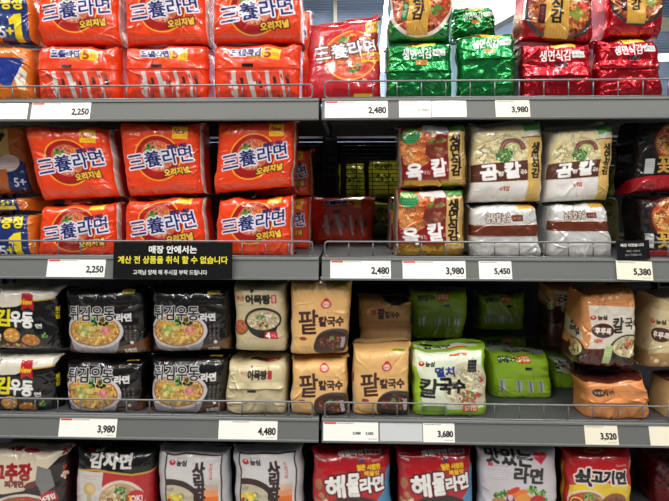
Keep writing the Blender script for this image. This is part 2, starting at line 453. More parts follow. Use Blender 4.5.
def a_hot_front():
    a = Art(72, 78, (178, 20, 32))
    a.ell(43, 33, 25, 25, (236, 165, 40), inner=.94); a.ell(43, 33, 23.4, 23.4, (206, 70, 34)); a.noodles(43, 32, 19, 19, RED_ND, n=150, L=9)
    a.blobs(37, 15, 5, 4, GRN, 10, 2); a.blobs(48, 14, 6, 4, REDS + [(235, 150, 60)], 14, 2.2); a.blobs(45, 46, 12, 5, GRN + REDS, 20, 2)
    a.text('三養라면', 9, 20, 68, 35, (236, 232, 236), .38, (60, 22, 30), 1.4, rot=-2)
    a.rect(58, 0, 71, 12, (246, 190, 30), rot=-5); a.text('매운맛', 60, 3, 69, 8, (200, 60, 20), .25, rot=-5)
    a.rect(52, 32, 71, 40.5, (246, 190, 40), rot=-5); a.text('매운맛', 53.5, 33.5, 69.5, 39, (196, 30, 30), .4, rot=-5)
    a.text('SINCE 1963', 52, 13, 68, 16.5, (40, 20, 40), .2, rot=-4); a.rect(46, 71, 64, 76, (220, 190, 40)); a.lines(54, 51, 68, 56, 2, (230, 170, 160))
    return a.done()
def a_ramen_side(dark=1.0):
    a = Art(88, 53, (228, 62, 22))
    a.text('三養라면', 20, 3.2, 49, 10.5, NAVY, .55, (225, 220, 236), 1.0, rot=1)
    a.text('오리지널', 37, 10.6, 49, 13.2, (120, 50, 20), .1, (222, 150, 50), .5)
    a.poly([(51.5, 2), (69, 4), (67.5, 15), (50, 13)], (246, 192, 34)); a.text('5', 53, 4, 59, 12.5, (176, 50, 22), .5); a.text('개입', 60, 7, 67, 11.5, (200, 110, 30), .15)
    a.rect(31, 18.2, 42, 21.8, (24, 16, 14))
    # the clear window shows the five inner packs edge on
    a.rect(14, 25, 80, 70, (212, 62, 38))
    for x, t, w in ((20, 3, 4.5), (34, 6, 5.5), (53, 3.5, 4), (67, 4, 3.5)):
        a.poly([(x, 25), (x + w, 25), (x + w + t, 52), (x + t + 1, 52)], (190, 184, 180))
    for k in range(26):
        x, y = a.rs.uniform(15, 78), a.rs.uniform(26, 50); a.poly([(x, y), (x + a.rs.uniform(1, 4), y - 1), (x + a.rs.uniform(2, 5), y + a.rs.uniform(2, 7)), (x + 1, y + 3)], [(200, 196, 192), (176, 44, 26), (232, 84, 50), (130, 60, 50), (196, 52, 30)][k % 5])  # random pack slivers, with highlights and shading painted into their tones
    for x, y in ((29, 32), (47, 35), (61, 31), (74, 33)): a.poly([(x, y), (x + 3, y), (x + 4.5, y + 7), (x + 1.5, y + 7)], (60, 26, 22))
    return a.done()
def a_fresh_front(c1, rim, red):
    a = Art(68, 82, c1, .65)
    a.ell(33, 38, 36, 41, rim, 0.0); a.ell(33, 38, 32, 37, (150, 58, 34) if not red else (130, 38, 26), 0.0); a.noodles(33, 38, 31, 36, RED_ND if not red else [(205, 130, 55), (180, 95, 40), (225, 160, 80)], n=420, L=9)
    a.blobs(52, 36, 5, 9, [(225, 190, 150), (200, 150, 110), (235, 210, 180)], 12, 3.5); a.blobs(49, 50, 6, 5, GRN if not red else [(170, 160, 60), (120, 140, 50)], 18, 2.2); a.blobs(54, 42, 4, 5, REDS, 10, 2)
    a.poly([(20, -5), (42, -5), (42, 76), (20, 76)], (214, 164, 72), 0.15)
    for i in range(7): a.rect(21 + i * 3, -5, 21.7 + i * 3, 76, (190, 136, 52), .15, al=.6)
    a.text('생\n면\n식\n감', 24.5, 12, 36, 60, (34, 24, 14), .7, ls=.78)
    a.rect(13.5, 42, 19.5, 61, (34, 110, 60) if not red else (40, 14, 16), 0); a.text('칼\n국\n수', 15, 44, 18.3, 59, (210, 220, 190) if not red else (206, 60, 50), .2, ls=.8)
    a.text('4개', 42, 65, 49, 70, (60, 30, 20), .3)
    return a.done()
def a_fresh_side(c1, red):
    a = Art(68, 52, c1, .7)
    a.poly([(25, -12), (52, -12), (50, 1.5), (27, 2)], (225, 180, 50), .2); a.blobs(20, -2, 5, 3, REDS, 6, 2)
    a.text('생면식감', 17, 4.5, 46, 14.5, (246, 246, 242), .35, None, .3, rot=-2, metal=0)
    a.rect(47, 5, 60, 11.5, (232, 234, 228), 0, rot=-2); a.text('4개입', 48.5, 6.3, 58.5, 10.3, (90, 90, 88), .2, rot=-2)
    if red: a.rect(30, 15.5, 42, 20.5, (30, 12, 14), 0); a.text('칼국수', 31.5, 16.6, 40.5, 19.5, (150, 40, 40), .15)
    else: a.rect(30, 15.5, 42, 20.5, (206, 140, 60), 0); a.text('칼국수', 31.5, 16.6, 40.5, 19.5, (130, 70, 30), .15)
    a.lines(4, 13, 14, 15, 1, (200, 190, 90))
    return a.done()
def a_plus_front():
    a = Art(50, 60, (206, 112, 34))
    a.blobs(4, 20, 5, 18, [(226, 214, 200), (200, 150, 110)], 9, 4); a.poly([(16, -30), (42, -30), (44, 20), (46, 90), (19, 90), (17, 30)], (26, 46, 108))
    a.text('증정', 19, 10, 39, 22, (232, 206, 40), .6, (20, 30, 60), 1.2); a.poly([(31.5, 27), (38, 26), (39, 55), (32, 56), (31.5, 36), (27, 37), (26.5, 32)], (236, 206, 30))
    a.text('5', 17, 39, 23.5, 49, (226, 226, 232), .3); a.text('+', 24.5, 40, 30.5, 46, (232, 206, 40), .6)
    return a.done()
def a_plus_side():
    a = Art(50, 55, (204, 110, 34))
    a.poly([(12, 10), (44, 12), (42, 18), (34, 32), (30, 42), (14, 34)], (24, 48, 130)); a.poly([(34, 32), (40, 20), (46, 26), (44, 44), (38, 42)], (222, 210, 190)); a.blobs(41, 32, 2, 6, [(190, 110, 100), (230, 220, 190)], 8, 1.6)
    a.rect(-20, 16, 11, 24, (222, 200, 180)); a.poly([(-20, 30), (12, 34), (44, 48), (44, 49), (12, 36), (-20, 33)], (170, 84, 26))
    return a.done()
def a_plus_band():
    a = Art(50, 20, (200, 104, 32))
    a.poly([(-30, -10), (30, -20), (38, 2), (34, 40), (-30, 40)], (24, 44, 112)); a.rect(-30, 4, 4, 13, (216, 214, 214))
    a.text('5+1', 20, 1, 34, 8, (232, 206, 40), .4, shear=.3); a.rect(4, 9, 34, 14, (214, 186, 60)); a.text('증정', 12, 9.5, 26, 13.5, (120, 110, 60), .2)
    return a.done()
def a_plus_upper():
    a = Art(46, 72, (176, 96, 38))
    a.rect(-30, -30, 28, 34, (196, 160, 84)); a.poly([(26, 30), (44, 38), (50, 100), (20, 100), (22, 54)], (24, 44, 100)); a.text('5+', 30, 54, 42, 63, (226, 226, 232), .35)
    a.poly([(9, 13), (22, 4), (25, 8), (12, 24)], (20, 18, 18)); a.ell(26, 38, 12, 9, (214, 200, 196)); a.lines(17, 32, 34, 44, 4, (180, 60, 110)); a.poly([(-20, 48), (24, 44), (22, 100), (-20, 100)], (190, 100, 40))
    return a.done()
def a_beef_kal():
    a = Art(74, 74, (126, 24, 26))
    a.rect(-40, -40, 1, 120, (176, 160, 140), .2); a.rect(1, 58, 120, 120, (196, 150, 50), .85); a.rect(70, -40, 120, 120, (176, 132, 44), .8); a.rect(-40, -40, 120, -4, (150, 120, 50), .6)
    a.noodles(19, 22, 19, 22, [(222, 130, 60), (240, 165, 100), (200, 95, 40)], n=300, L=10); a.noodles(10, 30, 9, 12, [(226, 140, 70), (240, 170, 110)], n=80)
    a.blobs(40, 8, 8, 4, [(232, 205, 170), (180, 110, 80)], 10, 2.6); a.poly([(30, 18), (52, 22), (50, 34), (34, 38), (28, 30)], (112, 42, 30)); a.blobs(42, 30, 8, 5, MEAT, 22, 2.4); a.blobs(29, 17, 4, 3, REDS, 9, 2); a.blobs(40, 17, 10, 3, [(96, 96, 40), (130, 130, 60)], 14, 2)
    a.ell(13, 10, 10.5, 9.5, (34, 128, 70)); a.text('NEW', 5, 4, 21, 9, (190, 200, 90), .35); a.lines(6, 11, 20, 16, 2, (190, 220, 180))
    a.poly([(25, -4), (49, -5), (53, 9), (25, 7)], (214, 210, 206)); a.lines(28, 2, 46, 6, 2, (120, 116, 110)); a.poly([(49, -7), (78, -10), (78, 6), (54, 7.5)], (60, 132, 56)); a.lines(58, 2, 68, 5, 1, (200, 220, 160))
    a.rect(52, 8, 71, 62, (206, 172, 104), .1)
    for i in range(5): a.rect(67 + i * .9, 10, 67.4 + i * .9, 60, (120, 90, 50), .1)
    a.text('생\n면\n식\n감', 54.5, 11, 65, 54, (38, 26, 14), .7, ls=.8)
    a.text('육', 8, 41, 24, 58, (238, 236, 234), 1.0, rot=-4); a.text('칼', 34, 36, 49, 54, (238, 236, 234), .9, rot=-4)
    a.text('개장', 24, 48, 33, 52, (226, 224, 220), .2); a.text('국수', 49, 46, 54, 50, (226, 224, 220), .2)
    return a.done()
def a_bone_kal():
    a = Art(78, 78, (206, 198, 186))
    a.ell(33, 32, 38, 34, (222, 208, 160)); a.noodles(32, 28, 30, 22, [(232, 218, 172), (214, 196, 140), (240, 230, 196), (200, 180, 124)], n=330, L=12)
    a.ell(42, 27, 14, 12, (122, 74, 64), inner=.62, y1=28); a.ell(42, 27, 12.5, 10.5, (160, 112, 98), inner=.9, y1=26); a.ell(40, 22, 11, 7, (112, 66, 58), inner=.72, y1=21)
    a.blobs(42, 27, 8, 6, [(196, 210, 130), (170, 190, 100), (226, 230, 180)], 50, 1.1); a.blobs(34, 33, 9, 7, [(60, 120, 50), (40, 96, 42), (96, 156, 76), (50, 110, 50)], 120, 1.1)
    a.poly([(-6, 42), (60, 39), (60, 60), (-6, 62)], (84, 42, 26)); a.text('곰', 10, 43, 27, 58.5, (240, 238, 236), 1.0, rot=-3); a.text('칼', 35, 41, 51, 57, (240, 238, 236), 1.0, rot=-3)
    a.text('탕', 28, 50, 34, 55, (230, 228, 224), .25); a.text('국수', 51, 49, 58, 54, (230, 228, 224), .3); a.rect(-40, 61, 59, 120, (224, 220, 216))
    a.text('4개입', 30, 66, 40, 71, (176, 96, 80), .3); a.lines(10, 66, 24, 70, 2, (170, 160, 150))
    a.rect(59, 12, 76, 110, (214, 178, 104))
    for i in range(8): a.rect(60 + i * 2, 13, 60.6 + i * 2, 100, (190, 150, 76), al=.7)
    a.text('생\n면\n식\n감', 63, 21, 72, 58, (34, 26, 16), .65, ls=.8); a.poly([(55, -14), (80, -18), (80, 13), (56, 14)], (206, 202, 196)); a.poly([(52, -10), (84, -16), (80, 6), (56, 9)], (82, 164, 70)); a.rect(52, 14.4, 76, 15.4, (90, 50, 30))
    return a.done()
def a_bone_side():
    a = Art(76, 58, (220, 218, 216), .25)
    a.text('곰탕칼국수', 17, 9.5, 44, 19, (224, 220, 216), .3, (96, 62, 44), .8, rot=-1); a.rect(45, 11.5, 57, 18, (110, 54, 34)); a.text('4개입', 46.5, 13, 55.5, 16.6, (226, 200, 180), .2); a.lines(30, 4, 45, 7, 1, (90, 84, 80))
    a.poly([(-10, 21), (86, 22), (86, 34), (-10, 33)], (112, 50, 28), .35); a.poly([(50, -6), (74, -6), (72, 5), (52, 6)], (206, 160, 70), .2)
    return a.done()
def a_crab():
    a = Art(74, 74, (24, 13, 12))
    a.poly([(-40, -40), (-6, -40), (-6, 120), (-40, 120)], (26, 24, 23)); a.ell(40, 22, 26, 27, (60, 26, 20)); a.ell(40, 22, 23, 23, (150, 70, 36)); a.noodles(40, 20, 22, 21, [(222, 165, 90), (200, 130, 60), (236, 190, 120), (170, 50, 30)], n=260, L=9); a.blobs(54, 24, 5, 6, REDS, 10, 2.4)
    a.poly([(-40, 36), (120, 36), (120, 55), (-40, 55)], (17, 10, 9)); a.poly([(-10, 58), (14, 54), (120, 52), (120, 120), (-40, 120), (-40, 70)], (182, 20, 34)); a.text('꽃게탕', 20, 35, 62, 51, (206, 160, 70), .7)
    a.rect(8, 37, 17, 52, (196, 196, 194)); a.lines(9.5, 40, 15.5, 46, 3, (90, 90, 90)); a.lines(24, 58, 50, 62, 1, (220, 120, 60))
    return a.done()
def a_udon_white():
    a = Art(84, 60, (11, 10, 9))
    a.poly([(-40, -40), (120, -40), (120, 0), (84, 6), (76, 13), (54, 15), (40, 21), (26, 22), (12, 16), (-40, 14)], (214, 207, 192)); a.poly([(52, 15), (77, 13), (77, 14.3), (52, 16.5)], (190, 150, 60))
    a.text('튀', 3, 24, 18, 40, (226, 214, 40), .9, rot=3); a.text('김', 20, 24, 33, 39.5, (226, 214, 40), .9, rot=3); a.text('우동', 34, 26.5, 56, 41, (232, 230, 226), .9, rot=4); a.text('면', 58, 38, 64, 42, (220, 218, 214), .25)
    a.poly([(45, 8), (56, 8), (57, 25), (51, 22), (45, 25)], (176, 26, 34)); a.text('New', 44, 14, 55.5, 19, (226, 190, 40), .45); a.text('농심', 15, 6, 24, 11, (40, 36, 34), .3)
    a.blobs(14, 50, 9, 6, [(180, 140, 70), (200, 70, 90), (226, 214, 190)], 20, 2.6); a.ell(34, 49, 8, 7, (196, 130, 48)); a.blobs(34, 48, 7, 6, [(220, 165, 80), (190, 120, 40), (226, 190, 110)], 50, 1.1)
    a.ell(52, 54, 9, 6, (188, 118, 40), rot=5); a.blobs(52, 53, 8, 4.5, [(216, 155, 66), (176, 104, 36)], 40, 1.2); a.blobs(34, 60, 16, 2, [(210, 190, 60), (190, 60, 70)], 20, 1.5)
    a.text('튀\n김', 77, 22, 82, 34, (220, 200, 40), .4, ls=.8); a.blobs(66, 49, 3, 3, GRN, 5, 1.5)
    return a.done()
def a_udon_bowl():
    a = Art(84, 70, (11, 9, 9))
    a.poly([(46, 62), (90, 50), (120, 50), (120, 120), (-40, 120), (-40, 62)], (96, 54, 30))
    a.bowl(29, 44, 29.5, 18, (196, 192, 196), (166, 92, 40), [(222, 180, 90), (200, 150, 60), (236, 205, 120)], ((-.28, -.05, 7, [(150, 160, 70), (196, 200, 120)]), (.02, -.55, 6, GRN + [(30, 40, 24)]), (.35, -.5, 5, [(34, 30, 20), (50, 60, 30)]), (.4, .05, 5, [(206, 96, 110), (226, 140, 150)])), body=(150, 144, 152), n=260)
    a.text('튀김우동', 4, 20, 50, 34, (26, 24, 24), .25, (206, 204, 204), .95); a.text('라면', 52, 27, 66, 34.5, (222, 220, 218), .55)
    for i, x in enumerate((60, 64, 68)): a.text('바\n삭\n한\n맛', x, 38, x + 2.2, 56, (150, 130, 120), .05, ls=.85)
    a.rect(58, 3, 70, 8, (214, 180, 50), rot=-3); a.text('5개입', 60, 4, 68, 7, (60, 40, 10), .15, rot=-3); a.lines(48, 13, 70, 21, 2, (160, 140, 70)); a.lines(5, 9, 17, 11, 1, (190, 50, 40)); a.text('5개입', 58, 62, 69, 67.5, (230, 228, 224), .4)
    a.poly([(8, -12), (26, -14), (24, -4), (10, -3)], (90, 90, 92)); a.ell(66, 56, 1.8, 1.8, (220, 216, 214))
    return a.done()
def a_fishcake_front():
    a = Art(64, 74, (196, 180, 142)); BR = (34, 26, 22)
    a.text('부산', 5, 17, 15, 23.5, (166, 40, 40), .3); a.text('어묵탕', 17.5, 16, 46, 26.5, BR, .9); a.rect(47.5, 16, 53.5, 26, (176, 34, 40)); a.text('라\n면', 49, 17.2, 52, 24.8, (226, 190, 170), .25, ls=.85)
    a.ell(24.5, 11, 2.2, 2.6, BR); a.lines(27, 10, 37, 13, 1, (110, 96, 76)); a.lines(8, 27, 47, 30, 1, (110, 90, 66))
    a.ell(10, 55, 10, 9, (120, 80, 46)); a.ell(10, 53.5, 9, 7.5, (170, 90, 56)); a.blobs(10, 53, 7, 5, MEAT + [(214, 130, 90), (190, 60, 40)], 26, 1.4)
    a.ell(37, 46, 22, 15, (34, 28, 26)); a.ell(37, 52, 18, 16, (34, 28, 26)); a.ell(37, 46, 19.5, 12, (176, 160, 124)); a.noodles(37, 47, 19, 11, [(214, 200, 160), (190, 172, 130), (230, 218, 186)], n=170, L=8)
    a.blobs(33, 42, 5, 3, [(110, 140, 70), (80, 120, 50)], 14, 1.5); a.blobs(43, 40, 4, 3, [(214, 120, 140), (230, 220, 210)], 12, 1.4); a.blobs(38, 52, 8, 3, [(170, 120, 60), (120, 70, 36)], 14, 1.6)
    a.poly([(40, 60), (54, 60), (54, 68.5), (37, 68.5)], (180, 30, 40)); a.text('4', 40, 61, 45, 67.5, WH, .5); a.text('개입', 46, 62.5, 52, 66.5, WH, .2); a.lines(14, 67, 36, 69, 1, (90, 76, 60))
    return a.done()
def a_fishcake_side():
    a = Art(66, 62, (200, 186, 148))
    a.text('부산', 16, 15.5, 23, 20, (160, 60, 50), .2); a.text('어묵탕', 24, 15, 44, 24, (34, 28, 24), .6); a.rect(45, 15, 49.5, 24, (170, 40, 44)); a.ell(28, 11, 1.3, 1.5, (30, 26, 24)); a.lines(30, 10, 36, 12, 1, (100, 90, 70)); a.rect(25, 35, 34, 37.4, (26, 22, 20))
    a.poly([(44, -10), (60, -10), (58, 1), (42, 1)], (180, 34, 42)); a.rect(24, -10, 43, -1, (60, 52, 44)); a.text('4개', 46, -6, 55, -1, WH, .3)
    return a.done()
def a_redbean_front():
    a = Art(65, 78, (222, 176, 112)); BR = (58, 24, 22)
    a.ell(50, 66, 22, 13.5, (74, 60, 56)); a.ell(47, 70, 20, 15, (44, 32, 30)); a.ell(47, 67, 17, 9.5, (66, 26, 20)); a.blobs(47, 67, 15, 7, [(110, 50, 36), (70, 28, 22), (150, 90, 64), (92, 36, 28)], 110, 1.2); a.blobs(45, 62, 3, 2.2, GRN, 8, 1.3)
    a.text('팥', 11, 33, 31, 58, BR, .55, rot=-3); a.text('칼국수', 32, 40, 58, 50, BR, .55, rot=-1)
    a.ell(38.5, 27, 5.4, 4.6, (196, 40, 56)); a.ell(38.5, 23.5, 3, 3.2, (196, 40, 56)); a.ell(38.5, 27, 3.8, 3.2, (232, 200, 180)); a.text('오뚜기', 35.5, 26, 41.5, 28.5, (180, 30, 50), .2)
    a.rect(43, 4, 59, 9.5, (150, 160, 40)); a.text('4개입', 46, 5, 56, 8.7, (60, 60, 20), .2); a.lines(18, 5, 42, 8, 1, (90, 60, 36)); a.lines(39, 35, 51, 38, 2, (140, 100, 70)); a.ell(15, 63, 4, 2, (140, 50, 36))
    a.lines(12, 71, 24, 74, 2, (120, 80, 50)); a.poly([(-40, 34), (.5, 34), (.5, 90), (-40, 90)], (206, 200, 196)); a.poly([(-40, 34), (.5, 34), (.5, 44), (-40, 44)], (84, 24, 26)); a.rect(-40, -40, -6, 120, (206, 168, 112))
    a.rect(56, 62, 61, 74, (170, 160, 166))
    return a.done()
def a_redbean_side():
    a = Art(60, 46, (206, 162, 106))
    a.poly([(25, -20), (56, -20), (56, 3), (44, 10), (36, 9), (29, 3)], (40, 28, 26)); a.blobs(43, 0, 7, 4, MEAT, 12, 1.4); a.text('팥', 22, 14, 29, 25, (58, 24, 26), .6); a.text('칼국수', 30, 17, 45, 24, (58, 24, 26), .4); a.ell(17, 18, 3, 3, (190, 60, 90)); a.lines(14.5, 17, 19.5, 19, 1, (230, 200, 180))
    return a.done()
def a_anchovy_front():
    a = Art(78, 74, (222, 230, 204))
    a.poly([(-40, -40), (120, -40), (120, 1), (60, 5), (30, 2), (-40, 0)], (150, 192, 48)); a.poly([(-40, 20), (4, 22), (9, 40), (8, 66), (40, 66), (120, 62), (120, 120), (-40, 120)], (152, 196, 46)); a.rect(72, -30, 120, 90, (150, 192, 50))
    a.ell(56, 42, 26, 24, (206, 200, 170)); a.noodles(54, 42, 22, 20, [(226, 216, 184), (200, 186, 146), (236, 230, 206), (176, 160, 120)], n=240, L=10); a.blobs(58, 52, 12, 6, [(176, 50, 40), (150, 90, 60), (90, 120, 50), (196, 120, 80)], 34, 1.9); a.blobs(68, 33, 3, 6, [(196, 70, 50), (150, 60, 40)], 8, 1.4)
    a.ell(9, 18.5, 3.3, 2.6, (200, 30, 34)); a.ell(9, 17.5, 1.3, 1.2, (232, 230, 210)); a.text('농심', 13.5, 16, 22.5, 21, (30, 34, 40), .4); a.text('멸치', 24, 22.5, 43, 32, (34, 50, 120), .7)
    a.text('칼', 6, 34, 25, 53, (22, 22, 20), .75, rot=4); a.text('국', 26, 34, 39, 49, (22, 22, 20), 1.0, rot=2); a.text('수', 40, 36, 52, 48.5, (22, 22, 20), .9)
    a.rect(57, 16, 66, 28, (40, 44, 40)); a.lines(58, 18, 65, 27, 3, (200, 206, 190)); a.rect(38, 9, 56, 12, (210, 90, 30)); a.rect(50, 60, 65, 69, (222, 74, 30)); a.text('5개입', 52, 61.5, 63.5, 67.5, (246, 230, 190), .35)
    a.rect(8, 62, 32, 70, (110, 150, 40)); a.lines(9, 63, 31, 69, 2, (40, 70, 30)); a.poly([(2, -22), (70, -22), (70, -8), (2, -8)], (205, 212, 190)); a.text('칼국수', 14, -20, 42, -10, (40, 44, 40), .5); a.rect(36, -8, 58, -3.5, (206, 84, 30))
    return a.done()
def a_anchovy_side():
    a = Art(68, 48, (152, 192, 40))
    a.text('멸치칼국수', 9, 8, 29, 14.5, (30, 44, 30), .35, rot=-5); a.poly([(30.5, 4.5), (44, 3.5), (44.5, 14), (31, 15)], (226, 84, 28)); a.text('5개입', 32, 6, 43, 12.5, (246, 226, 170), .35, rot=-3); a.rect(38, 18.5, 45, 21.5, (26, 30, 20))
    for x in (10, 28, 40, 51): a.rect(x, 33, x + 7 - (x > 30) * 2, 45, (176, 184, 176), .2); a.rect(x + 2, 33, x + 3, 45, (96, 104, 92)); a.rect(x + 4.5, 35, x + 5.2, 45, (226, 228, 220))
    a.rect(46, 18, 46.6, 48, (120, 156, 34)); a.poly([(-40, -40), (120, -40), (120, -4), (-40, -2)], (150, 160, 140)); a.text('칼국수', 20, -14, 50, -5, (40, 44, 40), .5)
    return a.done()
def a_slurp_front(base=(206, 138, 84), low=(76, 36, 28), beige=False):
    a = Art(82, 78, base)
    a.poly([(20, 16), (70, 22), (84, 30), (84, 60), (24, 62), (25, 40)], (216, 206, 192) if not beige else (206, 190, 150)); a.poly([(-40, 64), (120, 60), (120, 120), (-40, 120)], low)
    a.ell(26.5, 30, 3.2, 2.5, (196, 30, 34)); a.ell(26.5, 29.3, 1.2, 1.1, (230, 220, 200)); a.text('농심', 31, 28, 40, 32.5, (60, 40, 36), .35); a.ell(36, 43.5, 11, 7.4, (74, 34, 28), rot=6); a.text('후루룩', 28, 40.5, 44, 47, (232, 226, 214), .45, rot=6)
    a.text('칼', 46, 31, 56, 46, (36, 26, 24), .5); a.text('국', 58, 32, 66, 43, (36, 26, 24), .45); a.text('수', 67, 32, 75, 43, (36, 26, 24), .45)
    if not beige:
        a.ell(62, 62, 18, 14, (40, 34, 30)); a.ell(62, 60, 15, 10.5, (206, 190, 150)); a.noodles(62, 60, 14, 10, [(222, 208, 170), (200, 180, 136)], n=90, L=7); a.blobs(62, 58, 9, 5, REDS + GRN + MEAT, 24, 1.5)
        a.poly([(40, 58), (48, 59), (45, 78), (38, 77)], (180, 200, 140)); a.lines(41, 60, 46, 75, 5, (90, 120, 70)); a.text('NEW', 28, 52, 36, 56, (196, 80, 60), .3)
        a.ell(6, 66, 16, 12, (40, 36, 30)); a.ell(6, 64, 13, 9, (200, 180, 130)); a.blobs(6, 64, 10, 6, [(220, 200, 150)] + GRN + REDS, 30, 1.5); a.poly([(-40, 30), (16, 46), (18, 54), (-40, 52)], (210, 196, 170)); a.text('칼국수', -12, 40, 12, 50, (40, 30, 28), .6, rot=14)
        a.lines(46, 27, 60, 29, 1, (120, 80, 60)); a.lines(30, 12, 66, 18, 2, (120, 70, 46))
    else:
        a.blobs(40, 62, 40, 14, [(190, 170, 126), (214, 196, 156)], 20, 3)
    return a.done()
def a_slurp_side(base=(208, 134, 76)):
    a = Art(74, 36, base)
    a.poly([(-40, -60), (120, -60), (120, 5), (-40, 9)], (86, 38, 28)); a.ell(22, 18, 6.5, 4, (70, 30, 26)); a.text('후루룩', 17.5, 16.5, 26.5, 19.7, (220, 206, 190), .15); a.text('칼국수', 28.5, 14.5, 38, 21, (80, 46, 36), .4); a.lines(41, 15, 60, 19, 1, (150, 80, 50))
    return a.done()
def a_gochu():
    a = Art(96, 78, (214, 200, 176)); RD = (150, 28, 32)
    a.poly([(-40, 42), (30, 47), (50, 44), (66, 30), (84, 14), (140, 0), (140, 120), (-40, 120)], (38, 28, 26)); a.text('고추장', 20, 19, 58, 33.5, RD, 1.0); a.text('찌개면', 32, 34, 50, 40.5, (120, 40, 36), .5); a.ell(58, 38, 8, 3, (110, 34, 34), rot=-20)
    a.bowl(50, 64, 34, 17, (206, 200, 196), (170, 70, 40), RED_ND, ((-.3, -.3, 6, REDS), (-.1, -.5, 4, GRN), (.2, 0, 7, MEAT)), n=170); a.poly([(66, 46), (80, 44), (84, 54), (70, 58)], (176, 30, 40)); a.text('4개입', 68, 48, 80, 53.5, WH, .35, rot=-12)
    a.poly([(64, 20), (76, 24), (80, 40), (68, 48), (62, 36)], (120, 118, 120)); a.text('사골', 30, 1, 44, 7, RD, .6); a.ell(54, 6, 8, 2.6, RD); a.rect(60, 5.2, 72, 6, RD); a.text('찌개', 84, 3, 94, 12, RD, .5, rot=-40)
    a.blobs(90, 30, 3, 7, REDS + [(226, 200, 180)], 12, 2)
    return a.done()
def a_potato():
    a = Art(82, 78, (184, 24, 32))
    a.poly([(-40, -40), (140, -40), (140, 22), (60, 28), (45, 26), (25, 23), (0, 25.5), (-40, 26)], (14, 11, 11)); a.poly([(-40, 26), (0, 25.5), (25, 23), (45, 26), (60, 28), (140, 22), (140, 24), (60, 30), (45, 28), (25, 25), (0, 27.5), (-40, 28)], (190, 150, 66))
    a.text('감자면', 18, 8.5, 59, 22.5, (222, 218, 212), .9, rot=2); a.ell(17, 3, 3, 2.5, (200, 30, 34)); a.text('농심', 21, .5, 30, 5.5, (216, 212, 208), .35); a.lines(33, 2, 58, 5, 1, (190, 160, 60))
    a.rect(3, 26, 32, 78, (206, 200, 196)); a.ell(19, 43, 6.6, 6.2, (204, 170, 110)); a.ell(20, 42, 4, 3.6, (222, 194, 140)); a.lines(12, 29, 26, 34, 2, (190, 50, 50)); a.rect(16, 49, 21, 60, (190, 170, 140))
    a.bowl(50, 54, 24, 20, (216, 206, 196), (196, 150, 110), [(226, 206, 160), (206, 176, 120), (236, 220, 184)], ((0, -.5, 5, GRN), (.25, -.15, 5, GRN + [(220, 220, 170)]), (-.35, 0, 5, MEAT), (.1, .2, 6, REDS)), n=180); a.rect(-40, 26, 3, 28, (190, 150, 66))
    a.ell(65, 52, 9, 8.5, (200, 26, 36)); a.text('OK!', 60, 49, 71, 55, (236, 232, 228), .4); a.text('3', 58, 49, 60.5, 55, (232, 200, 60), .4)
    return a.done()
def a_sari():
    a = Art(74, 80, (196, 196, 198), .15); BR = (54, 30, 30)
    a.rect(10, 9, 66, 120, (208, 204, 204), 0)
    a.ell(18, 58, 28, 25, BR, 0); a.ell(18, 60, 25, 21, (196, 186, 160), 0); a.noodles(18, 60, 24, 20, [(220, 210, 184), (200, 190, 160)], n=90, L=8); a.blobs(18, 50, 9, 4, [(222, 196, 60), (236, 214, 90)], 24, 2); a.blobs(27, 58, 6, 5, GRN, 16, 2); a.blobs(12, 56, 6, 5, MEAT + REDS, 12, 1.8); a.blobs(9, 66, 6, 6, [(140, 110, 90), (220, 210, 200)], 10, 2.4)
    a.rect(-40, 9, 9, 120, (196, 196, 198), .15); a.rect(46, 50, 62, 110, (226, 110, 40), 0); a.rect(46, 44, 62, 50, (226, 150, 100), 0); a.rect(46, 38, 62, 44, (216, 180, 160), 0)
    a.rect(9, 8.5, 66, 10.2, BR, 0); a.rect(9, 8.5, 10.5, 120, BR, 0); a.rect(64.5, 8.5, 66, 120, BR, 0)
    a.ell(16.5, 17.5, 3.3, 2.7, (200, 40, 34), 0); a.ell(16.5, 16.4, 1.2, 1.1, (220, 210, 206), 0); a.text('농심', 21, 15.5, 31, 20.5, (40, 34, 40), .4); a.lines(21, 13, 31, 14.5, 1, (60, 50, 50))
    a.text('사\n리\n곰\n탕', 38, 17, 49, 58, (44, 26, 28), .9, ls=.8); a.text('진\n한\n국\n물', 53.5, 18, 57, 33, (190, 60, 60), .15, ls=.8); a.lines(6, 22, 8, 26, 1, (210, 140, 130))
    return a.done()
